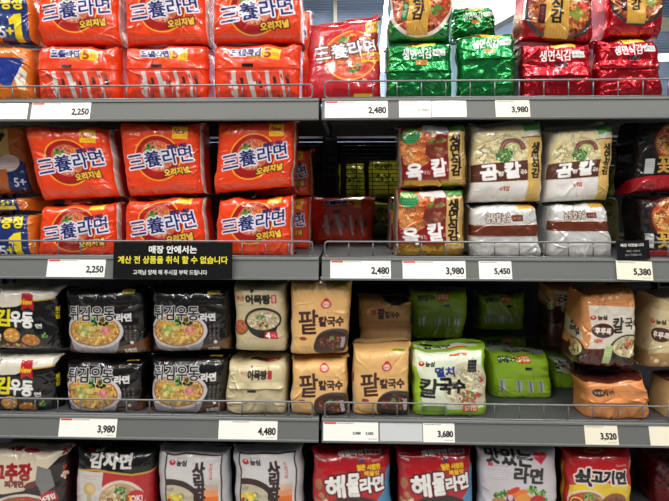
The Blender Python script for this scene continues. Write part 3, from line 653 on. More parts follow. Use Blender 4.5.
def a_seafood():
    a = Art(82, 78, (182, 22, 34))
    a.poly([(84, 20), (76, 24), (74, 44), (66, 52), (84, 90), (140, 90), (140, 10)], (70, 140, 180)); a.ell(44, 72, 34, 24, (36, 30, 32)); a.ell(44, 76, 29, 21, (176, 80, 50)); a.noodles(44, 76, 28, 20, RED_ND + [(226, 180, 120)], n=170, L=9)
    a.blobs(36, 66, 10, 7, [(210, 90, 60), (190, 50, 44), (230, 150, 120)], 18, 3); a.blobs(55, 60, 8, 4, [(50, 110, 44), (90, 150, 70)], 22, 2.2); a.blobs(10, 56, 9, 8, [(216, 190, 160), (180, 130, 90), (226, 210, 190)], 12, 3.4); a.ell(8, 38, 4, 6, (176, 110, 66)); a.blobs(22, 64, 8, 5, [(190, 190, 190), (120, 130, 140)], 16, 2)
    a.text('해', 16, 29, 34, 50, (238, 236, 234), 1.1, (90, 14, 22), 1.7, rot=-6); a.text('물', 37, 27, 49, 48, (238, 236, 234), 1.0, (90, 14, 22), 1.6, rot=-4); a.text('라면', 50, 30, 73, 44, (238, 236, 234), .9, (90, 14, 22), 1.5, rot=-8)
    a.text('얼큰 시원한', 46, 18, 69, 23, (238, 190, 40), .5, (150, 40, 20), .8, rot=-3); a.text('해물맛', 53, 24, 68, 28.5, (238, 190, 40), .45, (150, 40, 20), .8, rot=-3); a.text('Paldo', 3, 12, 15, 14.5, (206, 200, 204), .4, rot=10); a.ell(51, 15, 2.2, 2, (60, 60, 120)); a.lines(55, 14, 74, 16.5, 2, (220, 130, 130))
    a.text('해물라면', 28, 3.5, 53, 10, (232, 226, 226), .5, rot=-3); a.rect(55, 1, 72, 9, (226, 216, 216), rot=-3); a.text('5개입', 57, 2.7, 70, 7.6, (190, 30, 40), .4, rot=-3); a.rect(-10, 12.2, 100, 12.8, (140, 14, 28), rot=-1)
    return a.done()
def a_tasty():
    a = Art(84, 78, (202, 196, 202)); BK = (42, 38, 40)
    a.text('맛있는', 11, 3, 56, 19, BK, .9, rot=5); a.text('라면', 38, 22, 66, 36.5, BK, .9, rot=4); a.ell(61.5, 11.5, 4, 3.4, (206, 36, 60)); a.ell(67, 11.5, 4, 3.4, (206, 36, 60)); a.poly([(57.6, 12.5), (71, 12.5), (64.3, 19)], (206, 36, 60)); a.lines(60, 10.5, 69, 13.5, 1, (240, 220, 220))
    a.rect(12, 17.5, 17, 21, (200, 60, 60)); a.lines(18, 19, 33, 22, 1, (120, 60, 66)); a.lines(12, 23, 32, 34, 5, (150, 144, 150))
    V = [(30, 47, 6, GRN), (22, 50, 5, GRN), (55, 43, 5, GRN), (62, 47, 6, GRN), (66, 53, 4, GRN)]
    for x, y, r, c in V: a.blobs(x, y, r, r * .6, c, 16, 1.8)
    a.ell(40, 47, 11, 3.6, (226, 120, 50), rot=-14); a.ell(36, 44, 7, 2.4, (196, 60, 40), rot=-25); a.ell(46, 53, 8, 6, (226, 150, 60)); a.ell(60, 54, 7.5, 5.5, (196, 34, 38)); a.ell(33, 54, 4.5, 5, (120, 60, 110)); a.ell(33, 51, 2.5, 3, (214, 190, 200)); a.ell(22, 55, 7, 3, (190, 120, 60)); a.ell(52, 60, 14, 5, (222, 190, 120)); a.blobs(44, 62, 16, 4, REDS + GRN + [(226, 190, 110)], 26, 2.4)
    return a.done()
def a_beef():
    a = Art(74, 78, (190, 28, 32))
    a.poly([(6, 40), (30, 34), (66, 38), (72, 44), (72, 120), (4, 120)], (232, 196, 50)); a.rect(-40, -40, 4, 120, (200, 40, 30)); a.rect(-8, 20, -3, 90, (226, 200, 60)); a.ell(36, 3, 10, 4, (196, 140, 40)); a.ell(36, 3, 7, 2.5, (216, 60, 30))
    a.text('쇠', 14, 22, 27, 38, (30, 22, 24), 1.2, (226, 214, 206), 1.8, rot=-3); a.text('고기면', 29, 24, 63, 36, (30, 22, 24), .9, (226, 214, 206), 1.5, rot=4); a.text('Samyang', 53, 18, 64, 21, (226, 190, 180), .15)
    a.bowl(24, 56, 19, 14, (214, 206, 196), (176, 110, 60), ND, ((-.3, -.5, 4, REDS), (.1, -.5, 5, GRN), (.5, -.1, 5, MEAT)), n=90); a.ell(15, 56, 8, 8, (196, 34, 36)); a.ell(15, 56, 6.3, 6.3, (226, 196, 90)); a.ell(15, 56, 5, 5, (150, 60, 40)); a.ell(52, 56, 13, 10, (140, 80, 50)); a.blobs(52, 56, 10, 7, MEAT, 20, 2.2)
    return a.done()
def a_plain(c, c2, txt, W=70, H=60, metal=0.0):
    a = Art(W, H, c, metal); a.text(txt, W * .2, H * .2, W * .7, H * .4, c2, .7); a.blobs(W * .5, H * .68, W * .28, H * .16, [c2, tuple(min(255, v + 60) for v in c)], 20, 3)
    return a.done()
# ------------------------------------------------------------------ setting and fixtures
RAIL = mat('rail_painted_steel', (100, 102, 100), .6, .1, .05, 6, .05)
DECK = mat('deck_steel', (96, 97, 100), .5, .5, .10, 260, .1)
POST = mat('post_dark_steel', (40, 41, 43), .5, .4, .08, 30)
WIRE = mat('wire_chrome_grey', (120, 121, 123), .4, .6, .04, 80)
DWIRE = mat('back_wire', (50, 51, 53), .4, .6)
PAPER = mat('tag_paper', (238, 236, 230), .45, 0, .02, 20)
PAPERC = mat('tag_paper_cream', (232, 226, 206), .45, 0, .02, 20)
CLEAR = mat('pale_strip_gloss', (205, 208, 210), .2, .1, .02, 20)  # pale strip colour, also used for the rail reflections
INK = mat('tag_ink', (28, 28, 32), .6)
GREYINK = mat('tag_grey_ink', (150, 148, 146), .6)
REDINK = mat('tag_red_ink', (214, 44, 40), .5)
SIGNB = mat('sign_black_film', (24, 24, 24), .16, 0, .1, 8)
SIGNW = mat('sign_white_ink', (228, 228, 224), .5)
SIGNY = mat('sign_yellow_ink', (226, 214, 50), .5)

Z1, Z2, Z3, Z4 = 98.3, 257.3, 418.3, 528.0
SH = 0.0485                                            # rail height
xj0 = at(318.7, 98, 0)[0]; xj1 = at(322.0, 98, 0)[0]
XL = at(-150, 195, 0)[0]; XR = at(800, 195, 0)[0]
DEP = 0.50
def rail_prof(z): return [(.012, z), (.000, z), (-.0025, z - .002), (-.0035, z - .0055), (-.0015, z - .0075), (-.0100, z - .0435), (-.0125, z - .0450), (-.0125, z - SH), (.004, z - SH), (.004, z - .008), (.012, z - .008)]
names = {Z1: 'top', Z2: 'second', Z3: 'third', Z4: 'lowest'}
shelves = {}
def make_shelf(zp, x0, x1, side):
    z = zs(zp)
    r = empty('shelf_board', ((x0 + x1) / 2, 0, z - SH), 'grey steel %s shelf of the %s bay with its price rail' % (names[zp], side), 'shelf', 'steel shelves of the gondola')
    m = MB(); m.box(x0, x1, .012, DEP, z - .004, z); m.box(x0, x1, DEP - .012, DEP, z - .03, z - .004); m.box(x0, x0 + .003, .012, DEP, z - .032, z - .004); m.box(x1 - .003, x1, .012, DEP, z - .032, z - .004)
    for k in range(1, 8): m.box(x0 + .003, x1 - .003, k * .06, k * .06 + .008, z - .012, z - .004)
    m.build('deck', DECK, r)
    m = MB(); m.prism(rail_prof(z), x0, x1); m.build('price_rail', RAIL, r)
    for e in ((x0 + .0004, x0 + .0026), (x1 - .0026, x1 - .0004)):
        m = MB(); m.prism([(.003, z - .009), (.0035, z - .046), (.10, z - .030), (.10, z - .009)], *e); m.build('end_bracket', POST, r)
def make_guard(zp, x0, x1, side, hpx, gapl, gapr):
    z = zs(zp) + .0014; h = hpx * S; y = .0022
    x0 += gapl; x1 -= gapr; r_ = .0075
    g = empty('wire_guard', ((x0 + x1) / 2, y, z), 'low chrome wire guard along the front of the %s shelf, %s bay' % (names[zp], side), 'guard rail', 'wire guards on the shelf fronts')
    def cor(cx, cz, a0, a1): return [(cx + r_ * math.cos(math.radians(a)), y, cz + r_ * math.sin(math.radians(a))) for a in np.linspace(a0, a1, 6)]
    pts = cor(x0 + r_, z + r_, 270, 180) + cor(x0 + r_, z + h - r_, 180, 90) + cor(x1 - r_, z + h - r_, 90, 0) + cor(x1 - r_, z + r_, 0, -90)
    m = MB(); m.tube(pts, .0021); m.build('frame_wire', WIRE, g, True)
    m = MB(); m.tube([(x0 + r_, y, z), (x1 - r_, y, z)], .0018); m.build('lower_wire', WIRE, g, True)
    n = int((x1 - x0) / .0515); st = (x1 - x0) / n
    for k in range(1, n):
        m = MB(); m.tube([(x0 + k * st, y + .0006, z), (x0 + k * st, y + .0006, z + h)], .0015, 6); m.build('upright_wire', WIRE, g, True)
for zp in (Z1, Z2, Z3, Z4):
    make_shelf(zp, XL, xj0, 'left'); make_shelf(zp, xj1, XR, 'right')
for zp, hl, hr in ((Z1, 13.5, 16.5), (Z2, 15, 15), (Z3, 15, 15)):
    make_guard(zp, XL, xj0, 'left', hl, .01, .014); make_guard(zp, xj1, XR, 'right', hr, .006, .01)
# uprights
Ztop = zs(93); Zbot = 0.0
for px_, nm in ((320.4, 'dark slotted steel upright where the two shelf bays meet'), (-150, 'dark slotted steel upright at the far left end of the bays'), (800, 'dark slotted steel upright at the far right end of the bays')):
    x = at(px_, 195, 0)[0]; m = MB()
    m.box(x - .022, x - .016, DEP + .004, DEP + .044, Zbot, Ztop); m.box(x + .016, x + .022, DEP + .004, DEP + .044, Zbot, Ztop); m.box(x - .022, x + .022, DEP + .040, DEP + .044, Zbot, Ztop)
    for k in range(int((Ztop - .45) / .025)):
        m.box(x - .0155, x + .0155, DEP + .006, DEP + .010, .45 + k * .025, .45 + k * .025 + .015)
    o = m.build('upright_post', POST); tag(o, nm, 'post', 'steel uprights')
# open wire back panels
for x0, x1, side in ((XL + .03, xj0 - .03, 'left'), (xj1 + .03, XR - .03, 'right')):
    m = MB(); z = zs(Z4) ; zt = zs(Z1) - .05; y = DEP + .012
    m.tube([(x0 + .004, y + .01, 0), (x0 + .004, y + .01, z)], .004, 6); m.tube([(x1 - .004, y + .01, 0), (x1 - .004, y + .01, z)], .004, 6)
    while z < zt: m.tube([(x0, y, z), (x1, y, z)], .0013, 5); z += .05 if z < zt - .16 else .0125
    x = x0
    while x < x1: m.tube([(x, y + .0025, zs(Z4)), (x, y + .0025, zt)], .0013, 5); x += .05
    m.box(x0, x0 + .018, y + .006, y + .02, zs(Z4), zt - .04); m.box(x0, x1, y + .006, y + .02, zt - .055, zt - .04)
    o = m.build('wire_back_panel', DWIRE); tag(o, 'dark open wire back panel behind the shelves of the %s bay' % side, 'panel')

# ------------------------------------------------------------------ price tags on the rails
def rail_frame(px, zp):
    z = zs(zp); X = at(px, zp + 11, -.006)[0]
    o = np.array([X, -.0060, z - .0255]); ya = np.array([0, .0085, .036]); ya = ya / np.linalg.norm(ya); xa = np.array([1., 0, 0]); nn = np.cross(xa, ya); nn = nn / np.linalg.norm(nn)
    if nn[1] > 0: nn = -nn
    return o, xa, ya, nn
def panel(name, fr, x0, x1, y0, y1, off, th, m_, parent):
    o, xa, ya, nn = fr; P = [o + xa * x + ya * y + nn * n_ for n_ in (off, off + th) for y in (y0, y1) for x in (x0, x1)]
    return mesh_obj(name, P, [(0, 1, 3, 2), (4, 6, 7, 5), (0, 4, 5, 1), (2, 3, 7, 6), (0, 2, 6, 4), (1, 5, 7, 3)], m_, parent, tuple(parent.location) if parent else (0, 0, 0))
def price_tag(px0, px1, zp, price, label, red=True, paper=None, dx=0, lift=.0002, faint=False, two=None, tilt=0, sc=1.0):
    fr = list(rail_frame((px0 + px1) / 2, zp)); w = (px1 - px0) * S * .985; h = .0405 * sc
    fr[0] = fr[0] + fr[3] * lift
    r = empty('price_tag', tuple(fr[0]), label, 'price tag', None)
    if tilt:
        q = math.radians(tilt); xa, ya = fr[1], fr[2]; fr[1], fr[2] = xa * math.cos(q) + ya * math.sin(q), ya * math.cos(q) - xa * math.sin(q)
    panel('tag_card', fr, -w / 2, w / 2, -h / 2, h / 2, 0, .0007, paper or PAPER, r)
    L = w / 2; ink = GREYINK if faint else INK
    if price:
        k = min(.038, w * .47) if not faint else w * .36
        if two:
            text_obj('price_digits', price, INK, r, fr, L * .22, -.004, .017, .0058, .0003, .0009); text_obj('price_digits', two, INK, r, fr, L * .68, -.004, .017, .0058, .0003, .0009)
        else: text_obj('price_digits', price, ink, r, fr, L - k / 2 - .004, -.0035, k, k * .43 if not faint else k * .3, .0008 if not faint else .0002, .0009)
        if red: panel('red_heading', fr, -L + .002, -L + min(.028, w * .3), h / 2 - .0055, h / 2 - .002, .0007, .0002, REDINK, r)
        m = MB(); rs = random.Random(int(px0)); x = -L + .03 if w > .08 else -L + .004
        o, xa, ya, nn = fr; V = []; Fc = []
        def bar(a, b, y, t):
            n = len(V); V.extend(tuple(o + xa * u + ya * v + nn * .00095) for u, v in ((a, y), (b, y), (b, y + t), (a, y + t))); Fc.append((n, n + 1, n + 2, n + 3))
        end = min(L - .004, x + .035)
        while x < end: q = rs.uniform(.0012, .003); bar(x, x + q, h / 2 - .0048, .0017); x += q + .0007
        x = L - .022
        while x < L - .005: q = rs.uniform(.001, .0025); bar(x, x + q, -h / 2 + .0045, .0013); x += q + .0007
        if len(Fc) > 3: mesh_obj('small_print', V, Fc, GREYINK, r, tuple(r.location))
    return r
SIX = [
 price_tag(30, 92, Z1, '2,250', 'white price tag reading 2,250 on the top left shelf rail'),
 price_tag(324.5, 388, Z1, '2,480', 'white price tag reading 2,480 on the top shelf rail under the dark red pack'),
 price_tag(399, 431, Z1, '3,980', 'faded white price tag with pale grey digits under the green packs', red=False, faint=True),
 price_tag(495.5, 529.5, Z1, '3,980', 'cream price tag reading 3,980 on the top rail under the red foil', red=False, paper=PAPERC),
 price_tag(46, 106.5, Z2, '2,250', 'white price tag reading 2,250 on the second shelf rail left of the black notice'),
 price_tag(330, 391, Z2, '2,480', 'white price tag reading 2,480 on the second shelf rail under the empty gap'),
 price_tag(402.5, 465.5, Z2, '3,980', 'white price tag reading 3,980 on the second shelf rail under the gold packs'),
 price_tag(479, 511.5, Z2, '5,450', 'small white price tag reading 5,450 on the second shelf rail', red=False),
 price_tag(616, 651, Z2, '5,380', 'tilted cream price tag reading 5,380 hanging under a small black card', red=False, paper=PAPERC, lift=.0035, tilt=-2),
 price_tag(58, 118, Z3, '3,980', 'white price tag reading 3,980 on the third shelf rail under the black packs'),
 price_tag(218, 278, Z3, '4,480', 'white price tag reading 4,480 on the third shelf rail at left', red=False),
 price_tag(319.5+3.5, 378.5, Z3, '3,980', 'white price tag with two small prices on the third shelf rail beside the joint', two='3,582'),
 price_tag(423, 454.5, Z3, '3,680', 'small white price tag reading 3,680 on the third shelf rail', red=False),
 price_tag(585, 617.5, Z3, '3,520', 'small cream price tag reading 3,520 on the third shelf rail under the orange pack', red=False, paper=PAPERC),
 price_tag(650, 690, Z3, None, 'cream card in the third shelf rail cut off by the right edge', red=False, paper=PAPERC),
]
def strip(px0, px1, zp, label):
    fr = list(rail_frame((px0 + px1) / 2, zp)); w = (px1 - px0) * S
    o = panel('pale_rail_strip', fr, -w / 2, w / 2, -.0185, .0185, .0001, .0004, CLEAR, None); tag(o, label, 'label strip', None)
strip(-30, 29, Z1, 'blank white strip for the lamp reflection on the rail at the far left of the top shelf')  # pale slab standing in for the lamp's reflection on the rail
strip(432, 466, Z1, 'blank strip for the lamp reflection on the top shelf rail right of the faded tag')  # second rail highlight, also put in as a pale slab
strip(380, 422, Z3, 'blank glossy strip in the third shelf rail between two white tags')

# black notice hung over the second rail
def sign(name, px0, px1, py0, py1, d, label, cat, rows, tilt=0):
    a = at(px0, py1, d); b = at(px1, py0, d); w = b[0] - a[0]; h = b[2] - a[2]; o = np.array([(a[0] + b[0]) / 2, d, (a[2] + b[2]) / 2])
    q = math.radians(tilt); xa = np.array([math.cos(q), 0, math.sin(q)]); ya = np.array([-math.sin(q) , 0.06, math.cos(q)]); ya /= np.linalg.norm(ya); nn = np.array([0, -1, .06])
    r = empty(name, tuple(o), label, cat); fr = (o, xa, ya, nn)
    panel('black_sheet', fr, -w / 2, w / 2, -h / 2, h / 2, 0, .0008, SIGNB, r)
    for (t, m_, cx, cy, ww, hh, bo) in rows: text_obj('lettering', t, m_, r, fr, cx * w, cy * h, ww * w, hh * h, bo, .001)
    return r
sign('notice_sign', 113.5, 232.5, 242.5, 278.5, -.0165, 'black notice with white and yellow lettering hung over the second shelf rail', 'sign',
     [('매장 안에서는', SIGNW, -.0, .30, .40, .20, .0006), ('계산 전 상품을 취식 할 수 없습니다', SIGNY, -.0, .02, .92, .20, .0005), ('고객님 양해 해 주시길 부탁 드립니다', SIGNW, -.02, -.32, .62, .13, .0002)])
sign('small_notice_card', 616.5, 649.5, 240.5, 259.5, -.0050, 'small black card with faint white lettering clipped above the cream 5,380 tag', 'sign',
     [('매진 되었습니다', SIGNW, -.02, .26, .70, .16, .0002), ('빠른 시일내', GREYINK, 0, -.05, .4, .10, .0001), ('입고 하겠습니다', GREYINK, 0, -.25, .5, .10, .0001)], tilt=2)

# ------------------------------------------------------------------ the store beyond
BLUE = mat('blue_corrugated_wall', (150, 170, 202), .55, .1, .06, 3)
def wave_bump(m, sc):
    nt = m.node_tree; b = nt.nodes['Principled BSDF']; tc = nt.nodes.new('ShaderNodeTexCoord'); wv = nt.nodes.new('ShaderNodeTexWave'); wv.bands_direction = 'Z'; wv.inputs['Scale'].default_value = sc
    bp = nt.nodes.new('ShaderNodeBump'); bp.inputs['Strength'].default_value = .3; bp.inputs['Distance'].default_value = .03
    nt.links.new(tc.outputs['Object'], wv.inputs['Vector']); nt.links.new(wv.outputs['Fac'], bp.inputs['Height']); nt.links.new(bp.outputs['Normal'], b.inputs['Normal'])
wave_bump(BLUE, 9)
TAN = mat('tan_duct', (168, 160, 140), .6, 0, .05, 2); GREY = mat('grey_beam', (140, 142, 142), .6, 0, .06, 2); FLOORM = mat('floor_tile', (170, 168, 160), .35, 0, .08, 3); CEILM = mat('ceiling_paint', (120, 124, 128), .8, 0, .05, 2)
LAMP = mat('lamp_tube', (250, 252, 255), .5, emit=2.6)
def st(name, m_, *boxes):
    m = MB()
    for b in boxes: m.box(*b)
    o = m.build(name, m_); tag(o, kind='structure'); return o
st('floor', FLOORM, (-5, 5, -4.2, 6.2, -.05, 0)); st('ceiling', CEILM, (-5, 5, -4.2, 6.2, 4.4, 4.5)); st('wall_back', BLUE, (-5, 5, 6.1, 6.2, 0, 4.4))
def slab(name, p0, p1, w, dpt, y, m_, kind='structure', label=None, cat=None):
    """straight beam between two pixels at distance y"""
    a, b = at(*p0, y), at(*p1, y); t = b - a; t /= np.linalg.norm(t); n = np.array([-t[2], 0, t[0]]) * w / 2; dy = np.array([0, dpt, 0])
    V = [a - n, a + n, b + n, b - n]; V = V + [v + dy for v in V]
    o = mesh_obj(name, V, [(0, 1, 2, 3), (7, 6, 5, 4), (0, 4, 5, 1), (1, 5, 6, 2), (2, 6, 7, 3), (3, 7, 4, 0)], m_, None, tuple((a + b) / 2))
    if kind: tag(o, kind=kind)
    else: tag(o, label, cat)
    return o
slab('trim_1', (334, -60), (337, 110), .045, .06, 5.7, TAN); slab('trim_2', (604, -60), (598, 120), .26, .3, 5.2, TAN); slab('trim_3', (700, -30), (560, 45), .03, .04, 4.6, POST)
slab('trim_4', (560, -48), (430, 26), .62, .4, 4.2, GREY); slab('trim_5', (450, -60), (456, 60), .10, .1, 5.8, POST); slab('trim_6', (640, 24), (760, 20), .14, .1, 5.4, TAN)
slab('slanted_tube_lamp', (396, -69), (382, 70), .095, .08, 5.0, LAMP)  # this beam is a slanted, glowing tube lamp
for p0, p1, w, y, lb in (((655, 57), (760, 54), .07, 5.3, 'long white tube lamp seen past the right end of the top shelf'),):
    slab('tube_lamp', p0, p1, w, .08, y, LAMP, None, lb, 'lamp')
m = MB(); c_ = at(700, 50, 5.35); m.tube([(c_[0], 5.35, c_[2]), (c_[0], 5.35, 4.4)], .01, 6); m.build('hanger_rod', POST, bpy.data.objects['tube_lamp'])
m = MB(); m.box(XL - 1.4, XR + 1.4, .86, .875, 0, zs(Z1) - .013); o = m.build('dark_backing_panel', POST); tag(o, 'added black panel making the dark deep behind the wire backs and the next aisle packs', 'panel')  # added black sheet standing in for the dark depth behind the shelves
for zp, nm in ((Z1, 'top'), (Z2, 'second'), (Z3, 'third'), (Z4, 'lowest')):
    z = zs(zp); m = MB(); m.box(XL - 1.4, XR + 1.4, .56, .859, z - .012, z); m.box(XL - 1.4, XR + 1.4, .56, .572, z - .03, z - .012); o = m.build('far_shade_shelf', DECK); tag(o, 'dim %s steel shelf of the next aisle behind the wire back, added to block light' % nm, 'shelf')  # next aisle decks, added to keep top light out of the depth
# ------------------------------------------------------------------ light
def area(x, y, z, sx, sy, e, col=(1, .97, .92), rot=(0, 0, 0)):
    l = bpy.data.lights.new('ceiling_lamp', 'AREA'); l.shape = 'RECTANGLE'; l.size = sx; l.size_y = sy; l.energy = e; l.color = col
    o = bpy.data.objects.new('ceiling_lamp', l); o.location = (x, y, z); o.rotation_euler = rot; link(o); return o
for x in (-2.6, -.95, .75, 2.4): area(x, -1.5, 3.5, .08, 2.6, 60)
area(0, -2.6, 3.6, 4.5, .12, 32); area(-.3, -.25, 3.3, 3.4, .10, 12)
for x in (-2, 0, 2): area(x, 3.6, 3.9, .3, 2.5, 230)
w = bpy.data.worlds.new('store_ambient'); SC.world = w; w.use_nodes = True
w.node_tree.nodes['Background'].inputs[0].default_value = (.80, .86, .95, 1); w.node_tree.nodes['Background'].inputs[1].default_value = .11
# ------------------------------------------------------------------ camera
cam = bpy.data.cameras.new('camera'); co = bpy.data.objects.new('camera', cam); link(co); co.location = (CX, -D, ZC)
co.rotation_euler = (math.pi / 2, 0, TH); cam.sensor_width = 36; cam.lens = 36 * F / 669; cam.shift_y = -(250.5 - HP) / 669; cam.clip_start = .05; cam.clip_end = 40; SC.camera = co
SC.view_settings.view_transform = 'Standard'; SC.view_settings.look = 'None'; SC.view_settings.exposure = 0.0; SC.view_settings.gamma = 1.0; SC.view_settings.use_curve_mapping = False
# ------------------------------------------------------------------ the packs on the shelves
GR, RDF = (22, 132, 62), (186, 18, 34)
A = dict(ramen=a_ramen_front(), ramen_side=a_ramen_side(), hot=a_hot_front(), gf=a_fresh_front(GR, (226, 214, 200), False), gs=a_fresh_side(GR, False),
         rf=a_fresh_front(RDF, (52, 46, 48), True), rs=a_fresh_side(RDF, True), pf=a_plus_front(), ps=a_plus_side(), pb=a_plus_band(), pu=a_plus_upper(), bk=a_beef_kal(), bo=a_bone_kal(),
         bs=a_bone_side(), cr=a_crab(), uw=a_udon_white(), ub=a_udon_bowl(), ff=a_fishcake_front(), fs=a_fishcake_side(), rb=a_redbean_front(), rbs=a_redbean_side(), an=a_anchovy_front(), ans=a_anchovy_side(),
         sl=a_slurp_front(), sls=a_slurp_side(), slb=a_slurp_front((196, 172, 128), (170, 132, 86), True), slbs=a_slurp_side((186, 156, 108)), go=a_gochu(), po=a_potato(), sa=a_sari(), se=a_seafood(), ta=a_tasty(), be=a_beef(),
         dk=a_plain((120, 20, 26), (30, 20, 22), '면'), yl=a_plain((150, 150, 30), (40, 50, 20), '라면', metal=.1), bt=a_plain((180, 30, 34), (224, 160, 60), '라면'))
_n = [0]
def B(art, pts, d, label, group=None, T=.13, **kw):
    _n[0] += 1; kw.setdefault('seed', _n[0]); P = [(pts[i], pts[i + 1]) for i in range(0, 8, 2)]
    return bag(P, d, T, A[art], label, group, **kw)
g1 = 'orange-red ramen multipacks, front side out'; g2 = 'orange-red ramen multipacks, window side out'
FS = [('seam_flap', -3, 14, 91, 23, 1.7, None, None), ('window', 13, 25, 81, 60, .6, None, 'clear window showing the inner packs edge on'), ('price_flash', 50.5, 2.5, 68.3, 14.5, .5, None, 'yellow five-pack flash')]
def FP(x0, y0, x1, y1, n='promotion_sticker', l=None): return (n, x0, y0, x1, y1, .5, None, l)
NEWP = [FP(60, 3, 76, 17.5, l='yellow square New badge'), ('side_window', 90.5, 2, 101, 70, .5, None, 'silvery clear side window')]
ro = dict(crease=36, camp=1.25, amp=1.2, ear=.012, top_seal=6, seal_dir=(1, .1), seal_col=(214, 50, 28))
# --- top shelf, left bay
B('pf', (-12, -14, 35, -12, 37, 44, -12, 44), .012, 'orange and blue bonus pack with tall yellow 1, cut by the top left corner', ox=-11, patches=[FP(17, -8, 44, 56, 'promotion_band', 'blue band with yellow lettering')], **ro)
B('ps', (-12, 48, 35, 47, 37, None, -12, None), .011, 'orange and blue bonus pack on the top shelf, far left, without the yellow 1', shelf=Z1, crease=30, camp=1.5)
for i, (p, l) in enumerate((((38, -27, 122, -28, 123, 46, 40, 45), 'orange-red ramen pack cut by the top edge, left one of three'), ((126, -27, 208, -28, 209, 45, 125, 46), 'orange-red ramen pack cut by the top edge, middle one of three'), ((214, -27, 302, -30, 304, 43, 213, 44), 'orange-red ramen pack cut by the top edge, right one of three'))):
    B('ramen', p, .012, l, g1, patches=NEWP, **ro)
for i, (p, l) in enumerate((((38, 48, 122, 47.5, 123, None, 40, None), 'orange-red ramen pack with window and 5 flash, left one of three'), ((125.5, 47.5, 209, 47, 210, None, 127, None), 'orange-red ramen pack with window and 5 flash, middle one of three'), ((213, 46, 302, 45, 301, None, 214, None), 'orange-red ramen pack with window and 5 flash, right one of three'))):
    B('ramen_side', p, .011 + .002 * i, l, g2, shelf=Z1, patches=FS, lobes=5, lobe_y=26, lobe_a=1.6, crease=34, camp=1.2, amp=1.1)
B('ramen', (255, 20, 312, 10, 312, None, 256, None), .185, 'orange and silver ramen pack glimpsed behind, left of the dark red pack', shelf=Z1, step=2.2, crease=12)
# --- top shelf, right bay
B('hot', (308, 27, 379, 15, 383, None, 304, None), .012, 'dark red ramen pack with white lettering leaning alone left of the green packs', shelf=Z1, crease=30, camp=.8, amp=1.0, seed=77, T=.09, ear=.05, npow=3.2, mpow=3.6, top_seal=12, seal_dir=(.2, 1), seal_col=(176, 20, 32), dtop=.05, patches=[FP(58, -1, 71, 12, l='yellow square badge')])
fo = dict(mat_=FOIL, crease=44, camp=1.6, amp=1.8, facet=.4)
B('gf', (390, -38, 455, -38, 451, 43, 387, 43), .012, 'green foil noodle pack with bowl picture and gold strip, cut by top edge', patches=[FP(20, -5, 42, 76, 'gold_strip', 'gold vertical strip with black lettering')], mat_=FILM, crease=30, camp=1.3)
B('gs', (386, 46, 452, 44, 453, None, 385, None), .011, 'crumpled green foil pack on the top shelf, directly under the green bowl pack', shelf=Z1, patches=[('seam_flap', -3, 17, 71, 27, 4, None, None)], lobes=4, lobe_y=28, lobe_a=2, **fo)
B('gs', (449, 11, 493, 8, 497, 37, 450, 40), .20, 'small looking green foil pack set back, upper, right of the green bowl pack', lobes=4, **fo)
B('gs', (450, 44, 499, 43, 500, None, 450, None), .20, 'green foil noodle pack in the back row under the upper rear green pack', None, shelf=Z1, step=2, mat_=FOIL)
B('gs', (456, 37, 516, 34, 514, None, 455, None), .014, 'crumpled green foil pack on the top shelf, beside the red foil pack', shelf=Z1, patches=[('seam_flap', 6, 17, 71, 27, 4, None, None)], lobes=4, lobe_y=28, lobe_a=2, **fo)
B('rf', (527, -38, 590, -38, 592, 44, 518, 41), .012, 'red foil pack with bowl picture, left one of the two at top right', patches=[FP(20, -5, 42, 76, 'gold_strip', 'gold vertical strip with black lettering')], mat_=FILM, crease=40, camp=1.5)
B('rs', (520, 46, 591, 45, 591, None, 518, None), .011, 'crumpled red foil pack on the top shelf, beside the green foil pack', shelf=Z1, patches=[('seam_flap', -3, 20, 71, 29, 4, None, None)], lobes=4, lobe_y=30, lobe_a=2, **fo)
B('rf', (607, -40, 664, -40, 660, 39, 604, 38), .014, 'red foil pack with bowl picture, right one of the two at top right', patches=[FP(20, -5, 42, 76, 'gold_strip', 'gold vertical strip with black lettering')], mat_=FILM, crease=40, camp=1.5)
B('rs', (594, 41, 655, 40, 662, None, 592, None), .012, 'crumpled red foil pack on the top shelf, nearest the right edge', shelf=Z1, patches=[('seam_flap', -3, 20, 71, 29, 4, None, None)], lobes=4, lobe_y=30, lobe_a=2, **fo)
B('rs', (582, 30, 618, 27, 620, 50, 580, 50), .20, 'red foil pack in the back row, glimpsed between the two red bowl packs', step=2, mat_=FOIL, facet=.4)
B('rs', (575, 51, 622, 51, 622, None, 575, None), .20, 'red foil pack in the back row, glimpsed between the two lower red packs', step=2, mat_=FOIL, shelf=Z1)
# --- second shelf, left bay
B('pu', (-12, 127, 29, 126, 36, 194, -12, 195), .10, 'brown and yellow bonus pack with white cloud shape, far left', crease=30)
B('pb', (-12, 199, 33, 197, 34, 212, -12, 213), .05, 'thin blue and orange bonus pack lying flat under the cloud pack at far left', crease=20, T=.14)
B('pf', (-12, 215, 36, 214, 40, None, -12, None), .011, 'orange and blue bonus pack with tall yellow 1, far left of second shelf', ox=-11, voff=8, shelf=Z2, crease=26)
B('ramen', (24, 126, 111, 127, 117, 197, 37, 201), .012, 'tilted orange-red ramen pack, upper left of the six on the second shelf', g1, patches=NEWP, **ro)
B('ramen', (118, 122, 202, 123, 206, 194, 125, 197), .012, 'orange-red ramen pack, upper middle of the six on the second shelf', g1, patches=NEWP, **ro)
B('ramen', (217, 124, 297, 120, 294, 187, 213, 194), .012, 'orange-red ramen pack, upper right of the six on the second shelf', g1, patches=NEWP, **ro)
B('ramen', (42, 206, 119, 203, 121, None, 39, None), .012, 'orange-red ramen pack on the second shelf, left of the black notice', g1, shelf=Z2, voff=10, patches=NEWP, **ro)
